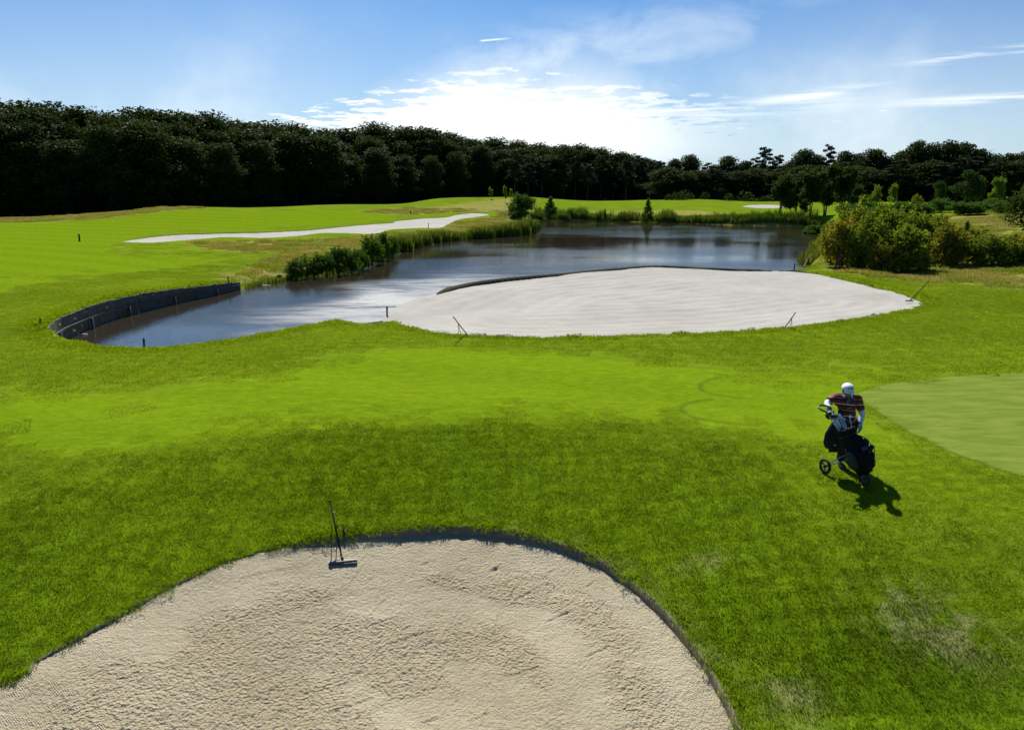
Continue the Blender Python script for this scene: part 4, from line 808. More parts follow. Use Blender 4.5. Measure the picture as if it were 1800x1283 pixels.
# ------------------------------------------------------------------ reeds
def reed_mesh(name, n, w_, d_, h, bw, seed, mats, plume=0.25):
    g = np.random.default_rng(seed); x = g.uniform(-w_/2, w_/2, n); y = g.uniform(-d_/2, d_/2, n); hh = h*g.uniform(0.55, 1.1, n)*(1-0.35*(2*x/w_)**4); la = g.uniform(0, 2*pi, n); ll = hh*g.uniform(0.03, 0.28, n); a = g.uniform(0, pi, n); dx, dy = np.cos(a)*bw/2, np.sin(a)*bw/2
    m1x, m1y = x+np.cos(la)*ll*0.3, y+np.sin(la)*ll*0.3; z0 = np.full(n, -0.2)
    V = np.stack([np.stack([x-dx, y-dy, z0], -1), np.stack([x+dx, y+dy, z0], -1), np.stack([m1x+dx, m1y+dy, hh*.6], -1), np.stack([m1x-dx, m1y-dy, hh*.6], -1), np.stack([x+np.cos(la)*ll+dx*.15, y+np.sin(la)*ll+dy*.15, hh], -1), np.stack([x+np.cos(la)*ll-dx*.15, y+np.sin(la)*ll-dy*.15, hh], -1)], 1).reshape(-1, 3)
    k = np.arange(n)*6; F = np.concatenate([np.stack([k, k+1, k+2, k+3], -1), np.stack([k+3, k+2, k+4, k+5], -1)]); me = np_mesh(name, V, F); me.materials.append(M[mats[0]]); me.materials.append(M[mats[1]])
    mi = (g.random(n) < plume).astype(np.int32); me.polygons.foreach_set('material_index', np.concatenate([mi, mi])); me.update(); return me
reeds = [reed_mesh('reed_clump', 520, 2.4, 1.5, 1.9, 0.055, 900+i, ('reed', 'reedgold'), 0.15+0.12*i) for i in range(3)]
RC = [(704, 442, 408), (722, 436, 407), (740, 431, 404), (757, 427, 401), (774, 425, 400), (792, 423, 402), (812, 421, 404), (838, 420, 394), (853, 419, 392), (868, 417, 391), (884, 416, 389), (899, 415, 386), (914, 413, 383), (928, 409, 381), (936, 404, 382)]
lab_r = ['first reed clump right of the leafy shrubs on the near bank', 'second reed clump beside the leafy shrubs', 'tall golden-topped reed clump behind the floating board', 'reed clump just right of the golden-topped one', 'wide reed clump in the middle of the bank row', 'reed clump left of the gap in the bank row', 'low sparse reed clump in the gap of the bank row', 'first reed clump after the gap', 'dark reed clump after the gap, second', 'reed clump third after the gap', 'reed clump with yellow tops near the promontory', 'dense reed clump near the promontory', 'reed clump third from the promontory tip', 'bright reed clump second from the promontory tip', 'bright green reed clump at the promontory tip']
for i, (u, vb, vt) in enumerate(RC):
    p = un(u, vb, WL); y = p[1]+0.4; z = max(tz(p[0], y), WL-0.05); o = link('reed_clump', reeds[i % 3]); o.location = (p[0], y, z); o.rotation_euler = (0, 0, 0.35+0.2*(i % 3)); s = (z_at(vt+3, y)-z)/1.9; o.scale = (max(0.8, s)*1.0, 1, max(0.4, s)); tag(o, lab_r[i], 'reeds', 'reed clumps along the left bank')
def reed_bed(name, label, path, width, n, h, seed, mats=('reed', 'reedgold'), plume=0.4, bw=0.10, off=0.5):
    g = np.random.default_rng(seed); P = np.array(path); seg = np.linalg.norm(np.diff(P, axis=0), axis=1); cum = np.concatenate([[0], np.cumsum(seg)]); t = g.uniform(0, cum[-1], n); x = np.interp(t, cum, P[:, 0]); y = np.interp(t, cum, P[:, 1])+off+g.uniform(0, width, n)
    z = np.maximum(terrain(x, y), WL-0.05); hh = h*(0.45+0.55*np.abs(fbm(x/2.5, y/2.5, seed, 3))*2.4)*g.uniform(0.6, 1.1, n); la = g.uniform(0, 2*pi, n); ll = hh*g.uniform(.05, .35, n); a = g.uniform(0, pi, n); dx, dy = np.cos(a)*bw/2, np.sin(a)*bw/2
    V = np.stack([np.stack([x-dx, y-dy, z-.1], -1), np.stack([x+dx, y+dy, z-.1], -1), np.stack([x+np.cos(la)*ll+dx*.3, y+np.sin(la)*ll+dy*.3, z+hh], -1), np.stack([x+np.cos(la)*ll-dx*.3, y+np.sin(la)*ll-dy*.3, z+hh], -1)], 1).reshape(-1, 3)
    me = np_mesh(name, V, np.arange(n*4).reshape(n, 4)); me.materials.append(M[mats[0]]); me.materials.append(M[mats[1]]); me.polygons.foreach_set('material_index', (g.random(n) < plume).astype(np.int32)); me.update(); tag(link(name, me), label, 'reeds', kind='stuff')
far_path = [un(u, v, WL)[:2] for u, v in [(940, 384), (1000, 385), (1060, 387.5), (1100, 390), (1160, 391.5), (1230, 394), (1300, 396.5), (1400, 397), (1450, 397)]]
reed_bed('far_reeds', 'low green reeds and weeds fringing the far shore of the pond', far_path, 2.2, 9000, 1.5, 31, plume=0.12)
reed_bed('far_weeds', 'golden weeds behind the reeds on the far shore', far_path, 9, 9000, 0.8, 32, mats=('reedgold', 'sedge_'), plume=0.0, off=2.0) if False else None
reed_bed('bank_weeds', 'thin green weeds along the waterline of the left bank', [un(u, v, WL)[:2] for u, v in [(430, 508), (470, 500), (507, 493), (545, 488), (600, 479), (645, 467), (680, 452), (705, 442), (745, 430), (790, 424), (850, 420), (900, 415), (935, 409)]], 0.8, 4200, 0.7, 33, bw=0.04, off=0.1, plume=0.25)
reed_bed('right_bank_weeds', 'green weeds at the water edge beside the thicket', [un(u, v, WL)[:2] for u, v in [(1453, 430), (1441, 446), (1428, 458), (1418, 468)]], 2.5, 2600, 0.9, 34, bw=0.05, off=-0.3, plume=0.4)

# ------------------------------------------------------------------ retaining wall of the pond's left end
M['board'] = simple('weathered_boards', (0.085, 0.08, 0.068), 0.9, nz=0.45, scale=5, bump=0.6)
M['board_dark'] = simple('wet_boards', (0.06, 0.055, 0.048), 0.9, nz=0.5, scale=4, bump=0.6)
def retaining_wall():
    root = empty('retaining_wall', (WALLP[5][0], WALLP[5][1], WL)); root0 = Vector(root.location); tag(root, 'curved weathered timber retaining wall along the left end of the pond', 'retaining wall')
    P, _ = smooth_poly(np.vstack([WALLP, WALLP[::-1]]), None, 10); P = P[:10*(len(WALLP)-1)+1]; seg = np.linalg.norm(np.diff(P, axis=0), axis=1); cum = np.concatenate([[0], np.cumsum(seg)]); g = np.random.default_rng(4)
    cen = POND.mean(0); b1 = MB(); t = 0.0; path = []; posts = []
    while t < cum[-1]:
        w_ = g.uniform(0.17, 0.24); tm = t+w_/2; x = np.interp(tm, cum, P[:, 0]); y = np.interp(tm, cum, P[:, 1]); x2 = np.interp(tm+.1, cum, P[:, 0]); y2 = np.interp(tm+.1, cum, P[:, 1]); d = Vector((x2-x, y2-y, 0)).normalized() if tm+.1 < cum[-1] else d
        nrm = Vector((d.y, -d.x, 0)); top = float(base(x-nrm.x*.3, y-nrm.y*.3)[0]); top = max(top, WL+.15)-g.uniform(0.0, 0.05); ang = math.atan2(d.y, d.x); h = top+1.5; dep = g.uniform(-.012, .012)
        b1.box(Vector((x, y, top-h/2))+nrm*(0.03+dep)-root0, (w_*0.93, 0.05, h), Matrix.Rotation(ang, 3, 'Z')@Matrix.Rotation(g.uniform(-.015, .015), 3, 'Y')); path.append((Vector((x, y, 0)), nrm, top, ang)); t += w_
    b1.build('board_wall', M['board'], root, smooth=False)
    b2 = MB(); b3 = MB()
    for i in range(len(path)-1):
        (p, n, top, a), (p2, n2, top2, _) = path[i], path[i+1]; c = (p+p2)/2+n*0.095; zz_ = WL+0.42*((top+top2)/2-WL)+0.04; L = (p2-p).length*1.06
        b2.box(Vector((c.x, c.y, zz_))-root0, (L, 0.07, 0.11), Matrix.Rotation(a, 3, 'Z'))
        if i % 16 == 7: b3.tube([Vector((p.x, p.y, -2.2))+n*0.19-root0, Vector((p.x, p.y, zz_+0.03))+n*0.17-root0], 0.045, 8)
    b2.build('waling_beam', M['board_dark'], root, smooth=False); b3.build('posts', M['board_dark'], root)
retaining_wall()
# shorter boards at the right corner of the white bunker
def small_boards():
    root = empty('board_edging'); tag(root, 'low timber edging at the pond corner beside the white bunker', 'edging'); mb = MB(); A_ = un(1413, 474, -0.7); B_ = un(1424, 452, -0.8); A_[2] = -0.6; B_[2] = -0.75; n = 26
    for i in range(n):
        p = A_+(B_-A_)*i/(n-1); a = math.atan2(B_[1]-A_[1], B_[0]-A_[0]); mb.box((p[0], p[1], p[2]-0.3), ((np.linalg.norm(B_-A_)/n)*0.95, 0.06, 0.9+0.04*sin(i*3)), Matrix.Rotation(a, 3, 'Z'))
    mb.build('board_row', M['board'], root, smooth=False)
small_boards()

# ------------------------------------------------------------------ stakes and small things
M['stake'] = simple('stake_wood', (0.09, 0.045, 0.03), 0.8, nz=0.3)
M['dark'] = simple('black_plastic', (0.012, 0.012, 0.014), 0.45, nz=0.2)
M['white'] = simple('white_paint', (0.72, 0.72, 0.72), 0.5, nz=0.05)
M['debris'] = simple('pale_debris', (0.55, 0.50, 0.42), 0.8, nz=0.3, scale=4)
def stake(u, vb, vt, lab, r=0.035, m_='stake', zb=None, capw=False, mn=0.25):
    p = march(u, vb) if zb is None else un(u, vb, zb)[:2]; z = tz(*p) if zb is None else zb; h = max(mn, z_at(vt, p[1])-z)
    o = empty('marker_stake', (p[0], p[1], z)); tag(o, lab, 'stake', 'marker stakes'); mb = MB(); mb.tube([(0, 0, -0.2), (0.01, 0, h*0.6), (0.015, 0.01, h-0.05), (0.015, 0.01, h)], [r, r, r*0.95, r*0.4], 8); mb.build('post', M[m_], o)
    mb = MB(); mb.tube([(0.014, 0.009, h-0.10), (0.014, 0.009, h-0.055)], r*1.15, 8); mb.build('band', M['white' if capw else 'dark'], o)
stake(140, 424.5, 411, 'thick dark stake on the mown grass left of the long bunker', 0.07, 'dark')
stake(253, 608.5, 594, 'reddish brown stake on the near edge of the pond', 0.035)
stake(71, 571, 558.5, 'thin brown stake at the left end of the timber wall', 0.03)
stake(680, 551, 538, 'thin brown stake between the pond and the white bunker', 0.035)
stake(401, 497, 486, 'small stake on the grass above the right end of the timber wall', 0.035)
stake(1396, 471, 463, 'short pale stake at the water corner behind the white bunker', 0.04)
stake(1411, 465, 440, 'tall pale pole standing in the water beside the thicket', 0.04, zb=-1.0)
stake(722, 376, 370, 'dark short stake on the dry grass above the long bunker', 0.09, 'dark')
stake(753, 402, 392, 'thin pole by the middle of the long bunker', 0.04)
stake(603.5, 937, 925, 'short black and white sprinkler post on the foreground bunker edge', 0.018, 'dark', capw=True, mn=0.08)
def litter(u, v, L, lab, n=1):
    p = un(u, v, WL); o = empty('floating_debris', (p[0], p[1], WL+0.01)); tag(o, lab, 'debris', 'pale debris floating on the pond'); mb = MB(); g = np.random.default_rng(int(u))
    for i in range(7*n): mb.ell((g.normal()*L*0.3, g.normal()*L*0.07, 0.0), (L*g.uniform(.08, .3), L*0.06, 0.035), Matrix.Rotation(g.uniform(-.3, .3), 3, 'Z'), 8, 5)
    mb.build('scum', M['debris'], o); mb = MB(); mb.tube([(-L*.4, 0, .03), (0, .03, .05), (L*.35, -.02, .03)], [.015, .02, .01], 6); mb.build('twig', M['debris'], o)
litter(751, 429.5, 1.2, 'long white floating board of debris before the reeds'); litter(697, 446, 0.6, 'small pale debris floating below the last leafy shrub'); litter(225, 549, 0.9, 'thin pale scum along the foot of the timber wall'); litter(460, 502, 0.7, 'pale debris near the right end of the timber wall')
litter(118, 588, 0.9, 'pale scum heaped in the left corner of the pond', 2); litter(136, 583, 0.4, 'small speck of pale debris near the left corner of the pond'); litter(632, 464+14, 0.3, 'tiny pale debris below the sixth shrub')

# ------------------------------------------------------------------ bunker rakes with stand legs
M['rake_handle'] = simple('dark_green_handle', (0.010, 0.020, 0.014), 0.85, nz=0.2, spec=0.1)
M['rake_head'] = simple('rake_head', (0.05, 0.042, 0.042), 0.5, nz=0.2)
M['yellow'] = simple('yellow_rod', (0.55, 0.42, 0.03), 0.6, nz=0.1)
def rake(base_p, top_p, head_px, legs, lab, hl=0.55, grow=1.0):
    B = Vector(base_p); Tp = Vector(top_p); d = (Tp-B); root = empty('bunker_rake', B); tag(root, lab, 'rake', 'bunker rakes')
    MB().tube([(0, 0, 0.03), d*0.5, d], [0.013*grow, 0.0145*grow, 0.013*grow], 8).build('handle', M['rake_handle'], root)
    MB().tube([d*0.985, d*1.0+d.normalized()*0.008], 0.018*grow, 8).build('end_cap', M['dark'], root)
    hd = Vector(head_px).normalized(); side = Vector((-hd.y, hd.x, 0)); a = math.atan2(hd.y, hd.x); rot = Matrix.Rotation(a, 3, 'Z')
    hb = MB(); hb.box((0, 0, 0.055), (hl, 0.055*grow, 0.034), rot); hb.box((0, 0, 0.068), (hl*0.98, 0.035, 0.012), rot); hd_o = hb.build('rake_bar', M['rake_head'], root, smooth=False)
    tn = MB(); nt = int(hl/0.03)
    for i in range(nt): x = (i-(nt-1)/2)*hl/nt; tn.tube([hd*x+Vector((0, 0, 0.04)), hd*x+Vector((0, 0, -0.03))], [0.006*grow, 0.003], 5)
    tn.build('tines', M['dark'], hd_o, smooth=False)
    MB().tube([(0, 0, 0.06), d.normalized()*0.16], [0.022*grow, 0.017*grow], 8).build('socket', M['dark'], root)
    for L0, L1 in legs: MB().tube([Vector(L0)-B, Vector(L1)-B], 0.008*grow, 6).build('stand_leg', M['yellow'], root)
def sandz(u, v, lipv): 
    p = march(u, v); return (p[0], p[1], float(base(p[0], p[1])[0])-lipv)
zs = -0.9
for _ in range(8): Bp = un(603, 992, zs); zs = float(base(Bp[0], Bp[1])[0])-float(fb_lip(Bp[0], Bp[1]))-0.10*float(ss(0, 3.0, 0.9))+0.02
Tt = atY(580, 880, 11.14)
Bp = np.array(Bp); A0 = Vector(Bp)+(Vector(Tt)-Vector(Bp))*0.82
rake(Bp, Tt, (1, 0.22, 0), [(A0+Vector((-0.035, 0, 0)), (-3.03, 11.5, -0.86)), (A0+Vector((0.035, 0, 0)), (-2.93, 11.5, -0.86)), (A0+Vector((-0.05, 0, 0)), A0+Vector((0.05, 0, 0)))], 'dark long-handled rake standing in the foreground bunker on thin yellow legs', 0.44)
def far_rake(ub, vb, ut, vt, D2, head, lab, legs_px, hl=0.5, l_=0.13, legb=None):
    b_ = sandz(ub, vb, l_); t_ = atY(ut, vt, b_[1]+D2); A_ = Vector(b_)+(Vector(t_)-Vector(b_))*0.72; lg = []
    for (u, v) in legs_px: q = march(u, v); lg.append((A_, (q[0], q[1], tz(*q))))
    rake(b_, t_, head, lg, lab, hl, 1.15)
far_rake(825, 587.5, 797, 557, -0.9, (1, 0.1, 0), 'rake leaning at the near left edge of the white bunker', [(807, 593), (812, 593)])
far_rake(1377, 574.5, 1398, 550, -0.7, (1, 0.0, 0), 'rake leaning over the near right edge of the white bunker', [(1388, 577.5), (1392, 577.5)])
far_rake(1599, 525.5, 1633, 494, 0.35, (1, -0.12, 0), 'rake standing at the far right tip of the white bunker', [(1616, 517), (1620, 517)], 0.32)

# ------------------------------------------------------------------ golfer
M['skin'] = simple('skin', (0.32, 0.15, 0.10), 0.55, nz=0.1)
M['trouser'] = simple('black_trousers', (0.012, 0.012, 0.014), 0.85, nz=0.3)
M['cloth_black'] = simple('black_cloth', (0.009, 0.009, 0.011), 0.9, nz=0.3, scale=30, bump=0.3)
M['sleeve'] = simple('white_sleeve', (0.62, 0.66, 0.72), 0.8, nz=0.05)
M['undershirt'] = simple('grey_undershirt', (0.28, 0.30, 0.33), 0.9); M['capw'] = simple('white_cap', (0.72, 0.73, 0.76), 0.7, nz=0.04)
M['navy'] = simple('navy_mark', (0.02, 0.03, 0.09), 0.7)
M['shoe'] = simple('shoe', (0.03, 0.03, 0.03), 0.5)
M['hair'] = simple('brown_hair', (0.05, 0.03, 0.02), 0.8)
def shirt_mat():
    m_, t, b = mat('striped_shirt'); tcx = t.n.new('ShaderNodeTexCoord'); s_ = t.n.new('ShaderNodeSeparateXYZ'); t.l.new(tcx.outputs['Object'], s_.inputs[0])
    z = t.math('ADD', s_.outputs[2], t.math('MULTIPLY', s_.outputs[1], 0.25)); z = t.math('ADD', z, t.math('MULTIPLY', t.math('ABSOLUTE', s_.outputs[0]), -0.12))
    f = t.math('FRACT', t.math('DIVIDE', z, 0.105))
    def band(a, b_): return t.math('MULTIPLY', t.math('GREATER_THAN', f, a), t.math('LESS_THAN', f, b_))
    c = t.mix(band(0.10, 0.48), (0.20, 0.012, 0.018), (0.018, 0.010, 0.030)); c = t.mix(band(0.48, 0.60), c, (0.80, 0.76, 0.80)); f2 = t.math('FRACT', t.math('DIVIDE', z, 0.21)); 
    c = t.mix(t.math('MULTIPLY', t.math('GREATER_THAN', f2, 0.50), band(0.48, 0.60)), c, (0.42, 0.24, 0.14)); t.l.new(c, b.inputs['Base Color']); t.set(b, 'Roughness', 0.85)
    g = t.n.new('ShaderNodeNewGeometry'); bp = t.n.new('ShaderNodeBump'); bp.inputs['Strength'].default_value = 0.4; bp.inputs['Distance'].default_value = 0.03; t.l.new(t.noise(g.outputs['Position'], 9, 3), bp.inputs['Height']); t.l.new(bp.outputs[0], b.inputs['Normal']); return m_
M['shirt'] = shirt_mat()
def skin_mesh(name, nodes, edges, mat_, parent, root=0, sub=2, origin=(0, 0, 0)):
    """grow a surface round a skeleton: nodes = [(position, rx, ry)]"""
    O = Vector(origin); me = bpy.data.meshes.new(name); me.from_pydata([Vector(n[0])-O for n in nodes], edges, []); o = bpy.data.objects.new(name, me); COL.objects.link(o); md = o.modifiers.new('skin', 'SKIN'); md.use_smooth_shade = True
    for i, n in enumerate(nodes): sv = me.skin_vertices[0].data[i]; sv.radius = (n[1], n[2] if len(n) > 2 else n[1]); sv.use_root = (i == root)
    sm = o.modifiers.new('sub', 'SUBSURF'); sm.levels = sub; sm.render_levels = sub
    dg = bpy.context.evaluated_depsgraph_get(); ev = bpy.data.meshes.new_from_object(o.evaluated_get(dg)); bpy.data.objects.remove(o); ev.name = name; ev.materials.clear(); ev.materials.append(mat_); ev.polygons.foreach_set('use_smooth', [True]*len(ev.polygons))
    q = link(name, ev, None, parent); return q
def golfer():
    A = lambda u, v, y: atY(u, v, y)
    pel = A(1490, 741, 12.54); che = A(1488, 712, 12.38); nck = A(1489.5, 695.5, 12.28); hd = A(1490.5, 686, 12.13)
    lS = A(1468, 699.5, 12.36); lE = A(1452.5, 708, 12.30); lW = A(1457.5, 720, 12.12); rS = A(1508.5, 703, 12.38); rE = A(1515.5, 727, 12.42); rW = A(1513, 744.5, 12.32)
    gx_, gy_ = pel.x, pel.y+0.02; gz = tz(gx_, gy_); O = Vector((gx_, gy_, gz)); root = empty('person', O); tag(root, 'man in white cap and striped red polo leaning over a golf trolley', 'person')
    hL = Vector((pel.x-0.09, pel.y, pel.z-0.02)); hR = Vector((pel.x+0.09, pel.y, pel.z-0.02)); fL = Vector((pel.x-0.10, gy_-0.12, gz+0.07)); fR = Vector((pel.x+0.10, gy_+0.28, gz+0.10)); kL = Vector((hL.x-.01, gy_-0.14, gz+0.48)); kR = Vector((hR.x+.01, gy_+0.02, gz+0.47))
    # body: one surface with head, arms and five-fingered hands
    N = [(pel, .13, .10), ((pel+che)/2, .13, .095), (che, .145, .10), ((che+nck)/2+Vector((0, 0, .02)), .10, .08), (nck, .052, .052), (nck*0.5+hd*0.5, .055), (hd+Vector((0, -.01, -.045)), .062, .066), (hd+Vector((0, 0.0, .02)), .078, .09), (hd+Vector((0, .01, .075)), .060, .07),
         (lS, .055), ((lS+lE)/2, .045), (lE, .038), ((lE+lW)/2, .036), (lW, .024, .030), (rS, .055), ((rS+rE)/2, .045), (rE, .038), ((rE+rW)/2, .035), (rW, .024, .030), (hL, .085), (kL, .058), ((kL+fL)/2, .05), (fL, .036), (hR, .085), (kR, .058), ((kR+fR)/2, .05), (fR, .036)]
    E_ = [(0, 1), (1, 2), (2, 3), (3, 4), (4, 5), (5, 6), (6, 7), (7, 8), (3, 9), (9, 10), (10, 11), (11, 12), (12, 13), (3, 14), (14, 15), (15, 16), (16, 17), (17, 18), (0, 19), (19, 20), (20, 21), (21, 22), (0, 23), (23, 24), (24, 25), (25, 26)]
    def hand(wi, W, fw, down, side, curl):
        c = W+fw*0.05; k0 = len(N); N.append((c, .030, .016)); E_.append((wi, k0)); N.append((c+fw*0.04, .036, .014)); E_.append((k0, k0+1))
        for j, (off, L) in enumerate(((-.03, .068), (-.01, .078), (.01, .074), (.03, .058))):
            b = c+fw*0.05+side*off; i0 = len(N); N.append((b+fw*.012, .0095)); E_.append((k0+1, i0)); p = b; dv = fw.copy()
            for q in range(2): dv = (dv+curl*0.55).normalized(); p = (N[-1][0])+dv*L*0.5; N.append((p, .0085-.001*q)); E_.append((len(N)-2, len(N)-1))
        tb = c+side*(-.032); N.append((tb, .011)); E_.append((k0, len(N)-1)); N.append((tb+(fw*.6-side*.8).normalized()*.035, .010)); E_.append((len(N)-2, len(N)-1)); N.append((N[-1][0]+(fw+curl*.4-side*.1).normalized()*.03, .009)); E_.append((len(N)-2, len(N)-1))
    fw1 = (lW-lE).normalized(); hand(13, lW, (fw1*0.6+Vector((0.4, -.5, -.3))).normalized(), None, Vector((.6, .5, .1)).normalized(), Vector((0, .3, -1)).normalized())
    fw2 = Vector((-.05, -.12, -1)).normalized(); hand(18, rW, fw2, None, Vector((-.25, -.95, .1)).normalized()*-1, Vector((-.8, -.3, .1)).normalized())
    skin_mesh('body', N, E_, M['skin'], root, 0, 2, O)
    # face details on the front of the head
    fb = MB(); fb.ell(hd+Vector((0, -.095, -.035))-O, (.013, .022, .022), None, 8, 6); fb.ell(hd+Vector((-.085, 0, -.02))-O, (.012, .022, .032), None, 8, 6); fb.ell(hd+Vector((.085, 0, -.02))-O, (.012, .022, .032), None, 8, 6); fb.build('nose_and_ears', M['skin'], root)
    ey = MB(); 
    for s_ in (-1, 1): ey.ell(hd+Vector((s_*.032, -.083, -.008))-O, (.012, .006, .007), None, 8, 5)
    ey.build('eyes', M['navy'], root); MB().ell(hd+Vector((0, -.086, -.072))-O, (.026, .006, .006), None, 8, 5).build('mouth', M['shirt'] if False else M['rake_head'], root)
    MB().ell(hd+Vector((0, .018, 0.0))-O, (.086, .092, .075), None, 16, 10).build('hair', M['hair'], root)
    # shirt: torso, short sleeves, collar
    dn = pel+Vector((0, .01, -.10)); sN = [(dn, .155, .125), (pel+Vector((0, 0, .04)), .150, .12), ((pel+che)/2, .155, .125), (che, .178, .130), ((che+nck)/2+Vector((0, .02, .02)), .150, .115), (nck+Vector((0, .02, -.01)), .075, .07), (lS, .085, .085), (lS*.5+lE*.5, .078), (lS*.22+lE*.78, .080), (rS, .085, .085), (rS*.5+rE*.5, .076), (rS*.22+rE*.78, .078)]
    sh = skin_mesh('polo_shirt', sN, [(0, 1), (1, 2), (2, 3), (3, 4), (4, 5), (4, 6), (6, 7), (7, 8), (4, 9), (9, 10), (10, 11)], M['shirt'], root, 2, 2, O)
    MB().tube([nck+Vector((-.075, .02, .0))-O, nck+Vector((-.05, -.08, -.02))-O, nck+Vector((0, -.115, -.11))-O, nck+Vector((.05, -.08, -.02))-O, nck+Vector((.075, .02, 0))-O, nck+Vector((0, .085, .03))-O, nck+Vector((-.075, .02, .0))-O], 0.018, 8).build('collar', M['navy'], sh)
    # undershirt in the neck opening and long white sleeves
    MB().ell(nck+Vector((0, -.080, -.085))-O, (.034, .028, .045), Matrix.Rotation(-.4, 3, 'X'), 12, 8).build('undershirt', M['undershirt'], root)
    for (a, b, c) in ((lS, lE, lW), (rS, rE, rW)):
        skin_mesh('long_sleeve', [(a*.4+b*.6, .058), (b, .056), ((b+c)/2, .050), (c, .036, .040)], [(0, 1), (1, 2), (2, 3)], M['sleeve'], root, 0, 2, O)
    # gloved far hand: glove shell
    skin_mesh('glove', [(rW+Vector((0, 0, .01)), .032, .034), (rW+fw2*.05, .040, .026), (rW+fw2*.10, .040, .024), (rW+fw2*.135+Vector((-.015, 0, 0)), .026, .018)], [(0, 1), (1, 2), (2, 3)], M['sleeve'], root, 0, 2, O)
    skin_mesh('trousers', [(pel+Vector((0, 0, .03)), .155, .125), (hL, .115), (kL, .088), ((kL+fL)/2, .078), (fL+Vector((0, 0, .02)), .072), (hR, .115), (kR, .088), ((kR+fR)/2, .078), (fR+Vector((0, 0, .02)), .072)], [(0, 1), (1, 2), (2, 3), (3, 4), (0, 5), (5, 6), (6, 7), (7, 8)], M['trouser'], root, 0, 2, O)
    for f_ in (fL, fR): MB().ell(f_+Vector((0, -.06, -.03))-O, (.05, .14, .045), None, 12, 8, squash=lambda p: Vector((p.x*(1+.25*(p.y < 0)), p.y, max(p.z, -.03)))).build('shoe', M['shoe'], root)
    # cap tipped forward
    rt = Matrix.Rotation(0.16, 3, 'X'); cp = MB(); cp.ell(hd+Vector((0, .01, .035))-O, (.099, .110, .088), rt, 20, 10, zmin=-0.12); cap = cp.build('cap', M['capw'], root)
    br = MB(); vs = []; n = 14
    for layer in (0, 1):
        for ring in (0, 1):
            for i in range(n+1):
                a = pi*(0.12+0.76*i/n); rx, ry = (.094, .100) if ring == 0 else (.090, .165); p = Vector((-cos(a)*rx, -sin(a)*ry, -.006*layer-.035*(ring)*abs(cos(a))**1.5-0.004*ring)); vs.append(rt @ p+hd+Vector((0, .005, .022))-O)
    k = n+1; fs = [(i, i+1, k+i+1, k+i) for i in range(n)]+[(2*k+i, 3*k+i, 3*k+i+1, 2*k+i+1) for i in range(n)]+[(k+i, k+i+1, 3*k+i+1, 3*k+i) for i in range(n)]; br.add(vs, fs).build('brim', M['capw'], cap)
    lg = MB()
    for i in range(7): a = (i-3)*0.12; p = rt @ Vector((sin(a)*.1015, -cos(a)*.1125*0.93, .036+0.004*(i % 2))); lg.box(p+hd+Vector((0, .01, .035))-O, (.009, .006, .017+.006*(i % 3 == 0)), rt)
    lg.build('cap_lettering', M['navy'], cap); MB().ell(rt @ Vector((0, 0, .088))+hd+Vector((0, .01, .035))-O, (.008, .008, .005)).build('cap_button', M['capw'], cap)
golfer()

